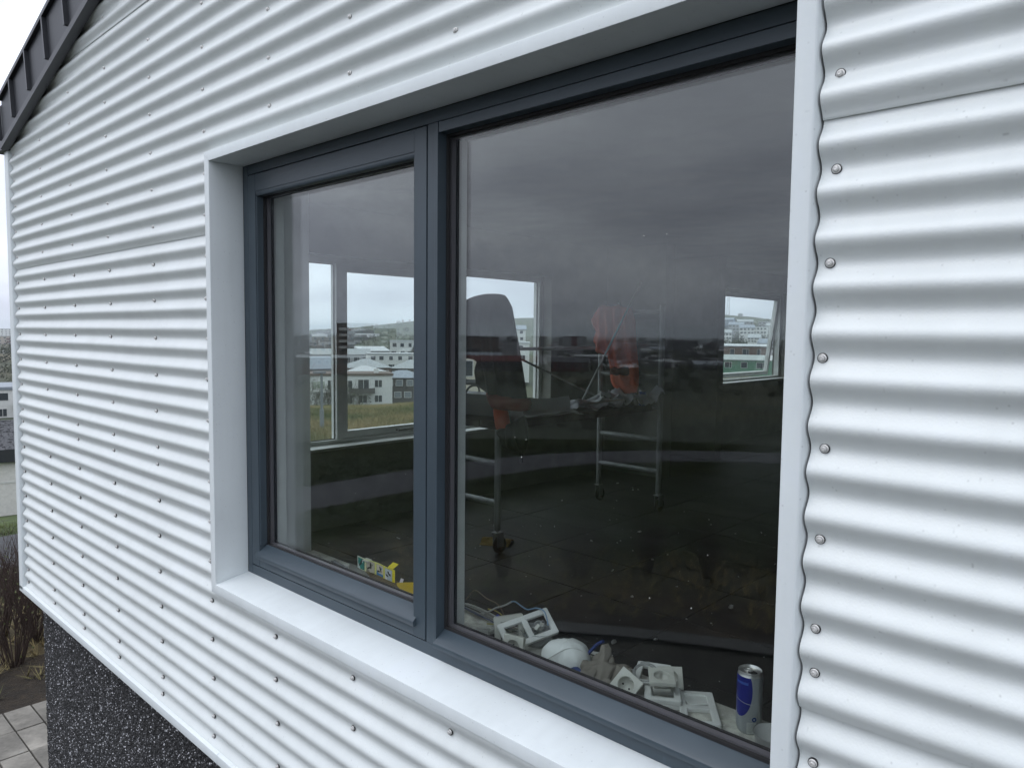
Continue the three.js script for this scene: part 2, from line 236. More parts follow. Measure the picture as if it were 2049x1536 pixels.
// ------------------------------------------------------------------ the house
const house = thing('house', 'white corrugated metal house with dark framed window and black roof verge', 'house');
const valleyY = (n) => EYE + (n <= 12 ? 1.319 - .0749 * n : n <= 25 ? .4202 - .0757 * (n - 12) : -.5639 - .0763 * (n - 25));
const waveN = (y) => { const r = y - EYE; return r >= .4202 ? (1.319 - r) / .0749 : r >= -.5639 ? 12 + (.4202 - r) / .0757 : 25 + (-.5639 - r) / .0763; };
const waveZ = (y) => .009 - .009 * Math.cos(2 * Math.PI * waveN(y));
const roofY = (x) => EYE + 1.052 + (x + 5.149) * .2603;                 // lower edge of the verge
const CX0 = -5.2145, OPEN = { x0: -2.62, x1: -.4632, y0: EYE - .955, y1: EYE + .618 };
{ // four courses of corrugated sheet, each lapping over the one below
  const courses = [[EYE + 3.0, EYE + 1.318, .0068, 0], [EYE + 1.372, EYE + .349, .0046, 1], [EYE + .42, EYE - .628, .0024, 2], [EYE - .575, EYE - 1.592, 0, 3]];
  const X = []; for (let x = CX0; x < 4.01; x += .11) X.push(x); X.push(OPEN.x0, OPEN.x1); X.sort((a, b) => a - b);
  for (const [yt, yb, off, k] of courses) {
    const rows = Math.round((yt - yb) / .0752 * 16), Ys = []; for (let j = 0; j <= rows; j++) Ys.push(lerp(yt, yb, j / rows)); for (const y of [OPEN.y0, OPEN.y1]) if (y < yt && y > yb) Ys.push(y); Ys.sort((a, b) => b - a);
    const P = [], I = [], U = [], nx = X.length;
    Ys.forEach((y) => {
      const xl = Math.max(CX0, (y + .004 - EYE - 1.052) / .2603 - 5.149 - .35);
      X.forEach((x0) => {
        const x = Math.max(x0, Math.min(xl, 3.9)), edge = clamp(1 - (y - yb) / .03), wob = (fbm(x * 2.1 + k * 7, y * 1.3, 3) - .5) * .0022;
        P.push(x, y + wob, waveZ(y) + off + (k < 3 ? edge * .0034 * fbm(x * 3 + 31 * k, 4, 3) : 0)); U.push(x, y);
      });
    });
    for (let j = 0; j < Ys.length - 1; j++) for (let i = 0; i < nx - 1; i++) {
      const ym = (Ys[j] + Ys[j + 1]) / 2, xm = (X[i] + X[i + 1]) / 2; if (xm > OPEN.x0 && xm < OPEN.x1 && ym > OPEN.y0 && ym < OPEN.y1) continue;
      const a = j * nx + i, c = a + nx; I.push(a, c, c + 1, a, c + 1, a + 1);
    }
    const base = (Ys.length - 1) * nx;                                   // the cut lower edge of the sheet
    const v0 = P.length / 3; for (let i = 0; i < nx; i++) { P.push(P[(base + i) * 3], P[(base + i) * 3 + 1] - .0004, P[(base + i) * 3 + 2] - .0016); U.push(X[i], yb); }
    for (let i = 0; i < nx - 1; i++) { const xm = (X[i] + X[i + 1]) / 2; if (xm > OPEN.x0 && xm < OPEN.x1 && yb > OPEN.y0 && yb < OPEN.y1) continue; I.push(base + i, v0 + i, v0 + i + 1, base + i, v0 + i + 1, base + i + 1); }
    const g = new THREE.BufferGeometry(); g.setAttribute('position', new THREE.Float32BufferAttribute(P, 3)); g.setAttribute('uv', new THREE.Float32BufferAttribute(U, 2)); g.setIndex(I); g.computeVertexNormals();
    part(house, 'cladding_sheet', g, metalPaint);
  }
  // screws: washer, rubber ring and domed head, in every second valley
  const lathe = (pts) => new THREE.LatheGeometry(pts.map(([r, y]) => new THREE.Vector2(r, y)), 14).rotateX(Math.PI / 2);
  const head = merge([lathe([[.0082, .0016], [.0078, .0026], [.0058, .0034], [.0056, .0034]]), new THREE.CylinderGeometry(.0044, .0052, .0045, 6).rotateX(Math.PI / 2).translate(0, 0, .0055), lathe([[.0052, .0034], [.005, .0072], [.0030, .0084], [.0020, .0080], [.0, .0076]])]);
  const ring = lathe([[.0092, -.003], [.0096, .0], [.0092, .0018], [.0, .002]]);
  const gs = mergeGeometries([head, merge([ring])], true), sm2 = [zinc, rubber];
  const cols = [-5.19, -4.675, -4.175, -3.675, -3.17, -2.69, -2.215, -1.776, -1.342, -.893, -.445, .06, .56];
  for (const n of [-5, -3, -1, 0, 2, 4, 6, 8, 10, 12, 14, 16, 18, 20, 22, 24, 25, 27, 29, 31, 33, 35, 37, 38]) for (const x0 of cols) {
    const x = x0 + rr(-.006, .006), y = valleyY(n) + rr(-.004, .003);
    if (y > roofY(x) - .02 || (x > OPEN.x0 - .02 && x < OPEN.x1 + .003 && y > OPEN.y0 - .03 && y < OPEN.y1 + .03)) continue;
    const s = part(house, 'screw', gs, sm2); s.position.set(x, y, waveZ(y) + .0038); s.rotation.set(rr(-.09, .09), rr(-.09, .09), rr(0, 6)); s.scale.setScalar(.9);
  }
}
{ // folded trims round the window; mitred at the corners with a hairline gap
  const Z0 = -.099, Z1 = .03, xo = -2.637, xi = -2.602, ro = -.468, ri = -.503, to = EYE + .632, ti = EYE + .598, bo = EYE - .969, bi = EYE - .934, gap = .0006;
  const ring = roundPoly([[Z0, ti], [Z1, ti], [Z1, to], [-.012, to], [-.012, to - .004], [Z0, to - .02]], .0022);
  part(house, 'casing', push(ring, alongX, (u, v) => xo + (to - v) * (xi - xo) / (to - ti) + gap, (u, v) => ro + (to - v) * (ri - ro) / (to - ti) - gap), trimPaint, 'head casing over the window');
  const sillP = roundPoly([[Z0, bi + .021], [Z1, bi], [Z1, bo], [Z1 - .012, bo], [Z1 - .012, bo + .012], [Z0, bo + .03]], .0022);
  part(house, 'sill_flashing', push(sillP, alongX, (u, v) => xi + (bi - Math.min(v, bi)) * (xo - xi) / (bi - bo) + gap, (u, v) => ri + (bi - Math.min(v, bi)) * (ro - ri) / (bi - bo) - gap), trimPaint, 'sloping metal sill under the window');
  const jambL = roundPoly([[xi, Z0], [xi, Z1], [xo, Z1], [xo, -.012], [xo + .02, Z0]], .0022);
  const low = (x) => bi + (x - xi) * (bo - bi) / (xo - xi), high = (x) => ti + (x - xi) * (to - ti) / (xo - xi);
  part(house, 'casing', push(jambL, alongY, (u, v) => low(u) + (u > xi - .0015 ? (Z1 - v) / (Z1 - Z0) * .021 : 0) + gap, (u) => high(u) - gap), trimPaint);
  const jambR = roundPoly([[ri, Z0], [ri, Z1], [ro - .004, Z1], [ro, Z1 - .006], [ro + .0015, -.012], [ro - .02, Z0]], .0022);
  const lowR = (x) => bi + (x - ri) * (bo - bi) / (ro - ri), highR = (x) => ti + (x - ri) * (to - ti) / (ro - ri);
  part(house, 'casing', push(jambR, alongY, (u, v) => lowR(Math.min(u, ro)) + (u < ri + .0015 ? (Z1 - v) / (Z1 - Z0) * .021 : 0) + gap, (u) => highR(Math.min(u, ro)) - gap), trimPaint);
  // corner trim and base trim
  const cor = roundPoly([[-5.292, -.06], [-5.292, .03], [-5.222, .03], [-5.219, .026], [-5.219, -.012], [-5.27, -.012]], .003);
  part(house, 'corner_trim', push(cor, alongY, EYE - 1.62, (u) => roofY(u) + .03), trimPaint);
  const bt = roundPoly([[-.02, EYE - 1.578], [.006, EYE - 1.584], [.03, EYE - 1.592], [.03, EYE - 1.628], [.022, EYE - 1.628], [.022, EYE - 1.604], [-.02, EYE - 1.6]], .002);
  part(house, 'base_trim', push(bt, alongX, -5.29, -2.617), trimPaint); part(house, 'base_trim', push(bt, alongX, -2.615, 4), trimPaint);
  part(house, 'soffit_strip', plain(-5.28, 4, EYE - 1.625, EYE - 1.618, -.06, .02), trimPaint);
}
// black verge: fascia sheets with standing seams, bottom drip and top cap
{
  const ang = Math.atan(.2603), L = (x) => [x, roofY(x)], zf = .058, up = .277;
  const seamX = [-5.19, -4.893, -4.582, -4.263, -3.955, -3.644, -3.333, -3.02, -2.71, -2.4];
  const quadP = (x0, x1, y0, y1, z0, z1) => push([[x0, roofY(x0) + y0], [x1, roofY(x1) + y0], [x1, roofY(x1) + y1], [x0, roofY(x0) + y1]], alongZ, z0, z1, .3);
  for (let i = 0; i < seamX.length - 1; i++) { const f = part(house, 'fascia_panel', quadP(seamX[i] + .0015, seamX[i + 1] - .0015, .03, up, zf - .02, zf), fasciaGrey); part(f, 'seam', push(roundPoly([[seamX[i] - .012, roofY(seamX[i]) + .05], [seamX[i] + .006, roofY(seamX[i]) + .05], [seamX[i] - .034, roofY(seamX[i] - .04) + up - .004], [seamX[i] - .052, roofY(seamX[i] - .05) + up - .004]], .001, 1), alongZ, zf, zf + .022), roofBlack); }
  part(house, 'eave_end', bx(-5.37, -5.192, roofY(-5.19) + .004, roofY(-5.19) + .262, -.4, zf - .004, .004), roofBlack);
  part(house, 'verge_drip', quadP(-5.19, -2.36, 0, .034, zf - .03, zf + .012), roofBlack);
  part(house, 'verge_cap', quadP(-5.19, -2.36, up, up + .022, -.3, zf + .02), roofBlack);
  part(house, 'verge_soffit', quadP(-5.19, -2.36, .036, .05, -.05, zf - .022), roofBlack);
  part(house, 'roof', push([[-5.24, roofY(-5.19) + .06], [1.4, roofY(1.4) + .06], [6, roofY(1.4) - .6], [6, roofY(1.4) - .3], [1.4, roofY(1.4) + .255], [-5.24, roofY(-5.19) + .255]], alongZ, -11.8, -.02), roofBlack);
}
// plinth: black render with stone chips
{
  part(house, 'plinth', plain(-5.13, 4, -.1, EYE - 1.618, -.42, -.055), mat([.015, .015, .017], .95));
  const chip = new THREE.IcosahedronGeometry(.0047, 0), n = 110000, im = new THREE.InstancedMesh(chip, mat([1, 1, 1], .45), n), m = new THREE.Matrix4(), q = new THREE.Quaternion(), e = new THREE.Euler(), c = new THREE.Color();
  for (let i = 0; i < n; i++) {
    const side = i < 5000; e.set(rr(0, 6), rr(0, 6), rr(0, 6)); q.setFromEuler(e);
    m.compose(side ? new THREE.Vector3(-5.13, rr(0, EYE - 1.63), rr(-.4, -.055)) : new THREE.Vector3(-5.13 + 3.1 * Math.pow(rnd(), 1), rr(-.02, EYE - 1.625), -.055), q, new THREE.Vector3(rr(.5, 1.5), rr(.5, 1.5), rr(.5, 1.2)));
    const t = rnd(), k = t < .70 ? rr(.004, .018) : t < .92 ? rr(.03, .10) : rr(.18, .65); im.setMatrixAt(i, m); im.setColorAt(i, c.setRGB(k, k * 1.0, k * 1.04));
  }
  im.name = 'stone_chips'; im.userData.kind = 'stuff'; im.castShadow = im.receiveShadow = true; house.add(im);
}
// walls, floor and ceiling of the room
const FL = EYE - 1.55, CE = EYE + .965, WX = -4.95, WZ = -.39, BZ = -11.3, RX = 2.4;
const W1 = { z0: -4.684, z1: -1.15, y0: EYE - .93, y1: EYE + .594 }, W2 = { z0: -10.75, z1: -7.9, y0: EYE - .70, y1: EYE + .69 };
{
  const xa = -2.645, xb = -.46, ya = EYE - .935, yb = EYE + .61; // opening of the front wall
  const fb = EYE - 1.616, front = [plain(-5.2, xa, fb, CE + .4, WZ, -.02), plain(xb, RX + .3, fb, CE + .4, WZ, -.02), plain(xa, xb, fb, ya, WZ, -.02), plain(xa, xb, yb, CE + .4, WZ, -.02)];
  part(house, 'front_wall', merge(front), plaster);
  part(house, 'wind_membrane', merge([plain(-5.2, xa, fb + .02, CE + .3, -.018, -.014), plain(xb, RX + .3, fb + .02, CE + 1.2, -.018, -.014), plain(xa, xb, fb + .02, ya - .03, -.018, -.014), plain(xa, xb, yb + .03, CE + 1.2, -.018, -.014)]), rubber);
  const sw = [], x0 = -5.2; let z = WZ; for (const w of [W1, W2]) { sw.push(plain(x0, WX, FL - .5, CE + .4, w.z1, z), plain(x0, WX, FL - .5, w.y0, w.z0, w.z1), plain(x0, WX, w.y1, CE + .4, w.z0, w.z1)); z = w.z0; } sw.push(plain(x0, WX, FL - .5, CE + .4, BZ, z));
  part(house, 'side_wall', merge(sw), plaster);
  part(house, 'back_wall', plain(-5.2, RX + .3, FL - .5, CE + .4, BZ - .25, BZ), plaster);
  part(house, 'inner_wall', plain(RX, RX + .25, FL - .5, CE + .4, BZ, WZ), plaster);
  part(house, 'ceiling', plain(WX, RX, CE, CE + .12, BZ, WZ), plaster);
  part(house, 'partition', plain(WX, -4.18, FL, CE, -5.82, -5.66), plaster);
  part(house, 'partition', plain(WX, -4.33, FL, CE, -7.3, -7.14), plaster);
  const floor = part(house, 'floor', plain(WX, RX, FL - .3, FL - .012, BZ, WZ), mat([.02, .02, .02], .95));
  const ft = tex(512, (u, v) => { const k = .55 + .55 * fbm(u * 5, v * 5, 6, 5) + .12 * (fbm(u * 70, v * 70, 2, 70) - .5); return [k, k * .99, k * .96]; }); ft.repeat.set(.8, .8);
  const fm = [.040, .035, .031].map((a) => mat([a, a, a * .98], .72, { map: ft, bumpMap: ft, bumpScale: .0008 }));
  const tw = .7245, td = .58, rest = [];
  for (let i = 0; i < 11; i++) for (let j = 0; j < 19; j++) {
    const x1 = Math.max(WX, -1.98 - 5 * tw + i * tw), x2 = Math.min(RX, x1 + tw), z2 = Math.min(WZ, -.53 - j * td + td), z1 = Math.max(BZ, -.53 - j * td); if (z2 - z1 < .03 || x2 - x1 < .03) continue;
    const g = bx(x1 + .003, x2 - .003, FL - .014, FL + rr(-.001, .001), z1 + .003, z2 - .003, .0015);
    if (x1 < .3 && z1 > -6.2) part(floor, 'floor_tile', g, fm[(i * 7 + j * 3) % 3]); else rest.push(g);
  }
  const m = part(floor, 'floor_tiles', merge(rest), fm[1]); m.userData.kind = 'stuff';
  // plastered window lining and painted sill board inside
  part(house, 'window_lining', merge([plain(xa, xa + .012, ya, yb, WZ, -.186), plain(xb - .012, xb, ya, yb, WZ, -.186), plain(xa + .012, xb - .012, yb - .012, yb, WZ, -.186)]), whitePaint);
  part(house, 'window_board', bx(xa + .013, xb - .013, EYE - .934, EYE - .9, WZ - .012, -.188, .006), sillPaint, 'dusty white painted inner window sill');
}
// the window: fixed frame, opening sash on the left, fixed light on the right
{
  const F = -.098, B = -.19, x0 = -2.601, x1 = -.504, y0 = EYE - .915, y1 = EYE + .597, zg = -.134, m0 = -1.564, m1 = -1.519;
  const cham = .0016;
  const win = part(house, 'window', merge([bx(x0, x0 + .034, y0, y1, B, F, cham), bx(x1 - .034, x1, y0, y1, B, F, cham), bx(x0 + .034, x1 - .034, y1 - .034, y1, B, F - .0004, cham), bx(x0 + .034, x1 - .034, y0, y0 + .037, B, F - .0004, cham), bx(m0, m1 - .012, y0 + .037, y1 - .034, B, F - .0008, cham)]), framePaint);
  // sash
  const sx0 = x0 + .037, sx1 = m0 - .003, sy0 = y0 + .040, sy1 = y1 - .037, st = .052, F2 = F + .001, Bs = -.176;
  part(win, 'sash_stile', bx(sx0, sx0 + st, sy0, sy1, Bs, F2, cham), framePaint); part(win, 'sash_stile', bx(sx1 - st, sx1, sy0, sy1, Bs, F2, cham), framePaint);
  part(win, 'sash_rail', bx(sx0 + st + .0006, sx1 - st - .0006, sy1 - .062, sy1, Bs, F2 - .0006, cham), framePaint);
  part(win, 'sash_rail', push(roundPoly([[Bs, sy0], [F2 - .001, sy0], [F2 - .001, sy0 + .034], [-.112, sy0 + .034], [-.125, sy0 + .064], [Bs, sy0 + .064]], .001, 2), alongX, sx0 + st + .0006, sx1 - st - .0006), framePaint);
  part(win, 'drip_bead', push(roundPoly([[-.118, sy0 + .031], [-.087, sy0 + .031], [-.085, sy0 + .046], [-.091, sy0 + .052], [-.126, sy0 + .08], [-.128, sy0 + .031]], .0012, 2), alongX, sx0 + st - .012, sx1 - st + .012), framePaint, 'sloping drip bead at the foot of the sash');
  part(win, 'glazing_bead', push(roundPoly([[-.126, sy1 - .062], [F2 - .002, sy1 - .062], [F2 - .002, sy1 - .068], [-.102, sy1 - .077], [-.126, sy1 - .077]], .001, 2), alongX, sx0 + st + .001, sx1 - st - .001), framePaint);
  part(win, 'glazing_bead', bx(sx0 + st, sx0 + st + .006, sy0 + .082, sy1 - .078, -.126, F2 - .004, .001), framePaint); part(win, 'glazing_bead', bx(sx1 - st - .006, sx1 - st, sy0 + .082, sy1 - .078, -.126, F2 - .004, .001), framePaint);
  // fixed light
  const gx0 = m1 - .010, gx1 = x1 - .036, gy0 = y0 + .039, gy1 = y1 - .036;
  part(win, 'glazing_bead', bx(gx0, gx0 + .012, gy0, gy1, -.128, F + .004, .0014), framePaint); part(win, 'glazing_bead', bx(gx1 - .012, gx1, gy0, gy1, -.128, F + .004, .0014), framePaint);
  part(win, 'glazing_bead', bx(gx0 + .0125, gx1 - .0125, gy1 - .028, gy1, -.128, F + .002, .0014), framePaint);
  part(win, 'glazing_bead', push(roundPoly([[-.128, gy0], [F + .016, gy0], [F + .016, gy0 + .014], [F + .006, gy0 + .020], [-.128, gy0 + .044]], .0014, 2), alongX, gx0 + .0125, gx1 - .0125), framePaint, 'sloping bead under the fixed pane');
  // glazing units: gasket, metal spacer, outer and inner pane
  const unit = (a0, a1, b0, b1) => {
    const ring = (w, z0, z1) => merge([plain(a0, a0 + w, b0, b1, z0, z1), plain(a1 - w, a1, b0, b1, z0, z1), plain(a0 + w, a1 - w, b0, b0 + w, z0, z1), plain(a0 + w, a1 - w, b1 - w, b1, z0, z1)]);
    part(win, 'gasket', ring(.013, -.1335, -.125), rubber); part(win, 'spacer', ring(.0158, -.152, -.1385), spacer);
    part(win, 'gasket', ring(.016, -.1645, -.158), rubber);
    part(win, 'glass_pane', plain(a0, a1, b0, b1, -.138, -.134), glass); part(win, 'glass_pane', plain(a0, a1, b0, b1, -.157, -.153), glass);
  };
  unit(sx0 + st - .004, sx1 - st + .004, sy0 + .068, sy1 - .064); unit(gx0 + .006, gx1 - .006, gy0 + .036, gy1 - .022);
  for (let i = 0; i < 16; i++) { const left = i < 6, x = left ? rr(-2.45, -1.7) : rr(-1.4, -.6), sp = part(win, 'paint_speck', new THREE.SphereGeometry(rr(.0008, .0016), 6, 5), white); sp.position.set(x, rr(EYE - .6, EYE + .45), -.1338); }
  // white inner half of the frame
  const inn = (a0, a1, b0, b1, w, wb, z0, z1) => merge([bx(a0, a0 + w, b0, b1, z0, z1), bx(a1 - w, a1, b0, b1, z0, z1), bx(a0 + w, a1 - w, b0, b0 + wb, z0, z1), bx(a0 + w, a1 - w, b1 - w, b1, z0, z1)]);
  part(win, 'inner_frame', inn(sx0 + .012, sx1 - .012, sy0 + .03, sy1 - .02, .046, .014, -.208, -.165), whitePaint); part(win, 'inner_frame', inn(gx0 - .02, gx1 + .02, gy0 - .004, gy1 + .004, .03, .016, -.206, -.165), whitePaint);
}
// windows of the side wall
function sideWindow(w, lights, sillOut) {
  const xf = -5.15, xb = -5.07, t = .055, gx = -5.11;
  const win = part(house, 'side_window', merge([bx(xf, xb, w.y0, w.y1, w.z0, w.z0 + t), bx(xf, xb, w.y0, w.y1, w.z1 - t, w.z1), bx(xf, xb, w.y1 - t, w.y1, w.z0 + t, w.z1 - t), bx(xf, xb, w.y0, w.y0 + t, w.z0 + t, w.z1 - t), ...lights.slice(1).map((l) => bx(xf, xb, w.y0 + t, w.y1 - t, l.z - .028, l.z + .028))]), whitePaint);
  let prev = w.z1 - t;
  lights.forEach((l, i) => {
    const a = (i < lights.length - 1 ? lights[i + 1].z + .028 : w.z0 + t), b = prev, y0 = w.y0 + t, y1 = w.y1 - t; prev = a - .056;
    if (l.sash) {
      const g = new THREE.Group(), s = .056; g.name = 'sash'; g.position.set(-5.12, y1, 0); g.rotation.z = -l.tilt; win.add(g);
      const S = (n, geo, m) => part(g, n, geo, m); const Y0 = y0 - y1 + .004;
      const fr = merge([bx(-.03, .035, Y0, -.003, a + .003, a + s), bx(-.03, .035, Y0, -.003, b - s, b - .003), bx(-.03, .035, -s, -.003, a + s, b - s), bx(-.03, .035, Y0, Y0 + s, a + s, b - s)]);
      g.removeFromParent(); const sh = part(win, 'sash', fr, whitePaint); sh.position.set(-5.12, y1, 0); sh.rotation.z = -l.tilt;
      const gl = part(win, 'glass_pane', plain(-.004, .004, Y0 + s - .004, -s + .004, a + s - .004, b - s + .004), sideGlass); gl.position.copy(sh.position); gl.rotation.copy(sh.rotation);
      if (l.handle) part(win, 'handle', merge([bx(-5.085, -5.035, y0 + .018, y0 + .036, (a + b) / 2 - .02, (a + b) / 2 + .0, .004), bx(-5.045, -5.03, y0 + .02, y0 + .036, (a + b) / 2 - .16, (a + b) / 2, .005)]), rubber);
    } else { part(win, 'glass_pane', plain(gx - .003, gx + .003, y0, y1, a, b), sideGlass); part(win, 'gasket', merge([plain(gx + .003, gx + .01, y0, y1, a, a + .008), plain(gx + .003, gx + .01, y0, y1, b - .008, b), plain(gx + .003, gx + .01, y0, y0 + .008, a + .008, b - .008), plain(gx + .003, gx + .01, y1 - .008, y1, a + .008, b - .008)]), rubber); }
  });
  part(win, 'inner_sill', bx(-5.065, WX + .03, w.y0 - .001, w.y0 + .022, w.z0 + .002, w.z1 - .002, .004), whitePaint);
  part(win, 'outer_sill', bx(-5.34, -5.155, w.y0 - .02, w.y0 + .004, w.z0, w.z1, .003), trimPaint);
}
sideWindow(W1, [{ z: 0 }, { z: -2.17, sash: true, tilt: 0, handle: true }, { z: -3.33 }]);
sideWindow(W2, [{ z: 0, sash: true, tilt: .13 }]);

// ------------------------------------------------------------------ scaffold tower in the room
const H = (y) => EYE + y;
{
  const s = thing('scaffold_tower', 'galvanised rolling scaffold tower with two ladder frames and a plank deck', 'scaffold', [0, FL, 0]), y = (v) => H(v) - FL;
  const frames = [[-2.43, -3.535, -4.175], [-4.3, -3.388, -4.03]];
  for (const [z, xr, xl] of frames) {
    for (const x of [xr, xl]) {
      part(s, 'leg', bar([x, .17, z], [x, y(.257), z], .0235, .0235, 14), galv);
      const c = part(s, 'castor', merge([bx(x - .03, x + .03, .148, .158, z - .03, z + .03), bx(x - .024, x - .019, .05, .15, z - .045, z + .02), bx(x + .019, x + .024, .05, .15, z - .045, z + .02), bar([x, .155, z], [x, .19, z], .012)]), galv);
      part(c, 'wheel', new THREE.TorusGeometry(.044, .018, 10, 22).rotateY(Math.PI / 2).scale(1, 1.0, 1).translate(x, .062, z - .025), mat([.02, .016, .015], .8));
      part(c, 'hub', new THREE.CylinderGeometry(.036, .036, .026, 16).rotateZ(Math.PI / 2).translate(x, .062, z - .025), mat([.10, .045, .03], .7));
    }
    for (const r of [.2, -.075, -.353, -.63, -.907, -1.187]) part(s, 'rung', bar([xl + .018, y(r), z], [xr - .018, y(r), z], .0205, .0205, 12), galv);
  }
  const plank = mat([.045, .03, .02], .85, { map: groundTex });
  for (let i = 0; i < 3; i++) part(s, 'deck_plank', bx(-4.07 + i * .206, -4.07 + i * .206 + .2, y(-.66), y(-.605) + i * .001, -4.36, -2.37, .003), plank);
  part(s, 'brace', bar([-4.175, y(.1), -2.45], [-4.03, y(-.58), -4.28], .009, .009, 8), galv);
  part(s, 'guard_rail', bar([-4.19, y(-.128), -2.38], [-4.05, y(-.128), -4.34], .014, .014, 10), galv);
}
function puff(outline, th, fold = 1, rings = 12) { // a stuffed cloth shape with the given outline
  const c = outline.reduce((a, p) => [a[0] + p[0] / outline.length, a[1] + p[1] / outline.length], [0, 0]);
  const cv = new THREE.CatmullRomCurve3(outline.map(([x, y]) => new THREE.Vector3(x, y, 0)), true, 'catmullrom', .3).getSpacedPoints(72); cv.pop();
  const gs = [1, -1].map((f) => grid(72, rings, (u, v, i) => {
    const p = cv[i % 72], s = v, x = lerp(c[0], p.x, s), y = lerp(c[1], p.y, s), n = fold * (fbm(x * 14 + y * 3, y * 3 + f * 9, 3) - .5) * .06 * (1 - s ** 4) + fold * .012 * Math.sin(x * 60 + y * 9 + 4 * fbm(x * 5, y * 5, 2)) * (1 - s ** 6);
    return [x, y, f * (th * Math.sqrt(Math.max(0, 1 - s ** 2.6)) + n * (s < 1 ? 1 : 0))];
  }));
  return merge(gs);
}
{
  const dark = mat([.016, .016, .018], .85, { sheen: .3, sheenRoughness: .6 }), red = mat([.20, .016, .012], .75), orange = mat([.72, .11, .04], .7);
  const j = thing('work_jacket', 'black work jacket with orange sleeve hung over the scaffold nearest the window', 'jacket', [0, H(-.8), -2.40]); const g = (o) => o.map(([x, y]) => [x, y + .8]);
  part(j, 'body', puff(g([[-3.98, .06], [-3.93, .18], [-3.855, .228], [-3.756, .257], [-3.642, .271], [-3.518, .268], [-3.443, .252], [-3.409, .2], [-3.368, .07], [-3.326, -.107], [-3.271, -.30], [-3.245, -.45], [-3.25, -.505], [-3.52, -.525], [-3.60, -.43], [-3.715, -.37], [-3.655, -.315], [-3.65, -.25], [-3.74, -.19], [-3.92, -.17], [-3.99, -.05]]), .085), dark);
  part(j, 'hem_band', puff(g([[-3.60, -.405], [-3.245, -.43], [-3.24, -.512], [-3.36, -.522], [-3.53, -.515]]), .097, .3), red);
  part(j, 'sleeve', puff(g([[-3.53, -.5], [-3.44, -.515], [-3.415, -.6], [-3.40, -.66], [-3.49, -.675], [-3.515, -.6]]), .05, .4), orange);
  part(j, 'collar', puff(g([[-3.99, -.01], [-3.93, -.06], [-3.90, -.15], [-3.93, -.175], [-4.0, -.16]]), .09, .3), orange);
  part(j, 'tool_pouch', puff(g([[-3.50, -.66], [-3.38, -.60], [-3.27, -.55], [-3.25, -.66], [-3.262, -.79], [-3.35, -.80], [-3.435, -.79], [-3.46, -.72]]), .06), dark);
  part(j, 'strap', bx(-3.285, -3.262, -.06, .02, -.01, .005).translate(0, 0, .02), dark);
  const k = thing('hi_vis_jacket', 'orange jacket hanging from the top rung of the far scaffold frame', 'jacket', [0, H(-.55), -4.22]), h = (o) => o.map(([x, y]) => [x, y + .55]);
  part(k, 'body', puff(h([[-3.98, .264], [-4.025, .22], [-4.078, .15], [-4.062, .09], [-4.032, .03], [-4.052, -.06], [-4.022, -.11], [-4.03, -.165], [-3.94, -.18], [-3.855, -.21], [-3.84, -.45], [-3.72, -.53], [-3.575, -.5], [-3.56, -.33], [-3.6, 0], [-3.612, .127], [-3.655, .23], [-3.72, .238], [-3.79, .262], [-3.86, .25]]), .07, 1.7), orange);
  part(k, 'pocket_flap', puff(h([[-3.84, -.28], [-3.66, -.28], [-3.655, -.36], [-3.835, -.37]]), .084, .3), mat([.10, .02, .012], .8));
  part(k, 'hanger_loop', tube([[-3.80, .80, 0], [-3.79, .84, .01], [-3.775, .84, .01], [-3.765, .80, 0]], .005, 14), dark);
}
solo('roller_pole', merge([bar([-3.62, H(-.53), -3.5], [-3.18, H(.385), -3.62], .0085, .0085, 10), bar([-3.205, H(.33), -3.615], [-3.165, H(.412), -3.625], .0125, .0115, 10)]), mat([.42, .43, .42], .4, { metalness: .5 }), 'thin metal pole leaning up from the scaffold deck', 'pole');
// things lying on the deck
const DK = H(-.602);
function crumple(w, d, amp, f, s0, curl = 0) { return sheetOf(26, 20, .0012, (u, v) => { const x = (u - .5) * w * (1 + .12 * (fbm(v * 3 + s0, 2, 2) - .5)), z = (v - .5) * d * (1 + .2 * (fbm(u * 3 + s0, 7, 2) - .5)); return [x, .004 + amp * Math.pow(fbm(u * f + s0, v * f + s0, 3), 1.6) * 2 + curl * Math.max(0, u - .55) ** 2, z]; }); }
const filmMat = mat([.55, .56, .60], .35, { transmission: .35, thickness: 0 }), paperMat = mat([.62, .63, .62], .8);
solo('dust_sheet', crumple(.5, .72, .05, 5, 3), filmMat, 'crumpled translucent plastic sheet spread on the scaffold deck', 'plastic sheet', [-3.62, DK, -3.55], .2);
solo('drawing_sheet', crumple(.34, .42, .03, 2, 9, .5), paperMat, 'curled white paper sheet at the near end of the scaffold deck', 'paper', [-3.5, DK + .002, -2.93], 2.6);
solo('drawing_sheet', crumple(.3, .42, .035, 2, 19, .3), paperMat, 'folded white paper sheet behind the plastic on the deck', 'paper', [-3.8, DK + .002, -3.75], .7);
solo('plastic_bag', crumple(.36, .5, .11, 4, 29), filmMat, 'loose clear plastic bag at the far end of the deck', 'plastic bag', [-3.56, DK + .002, -4.1], 1.1);
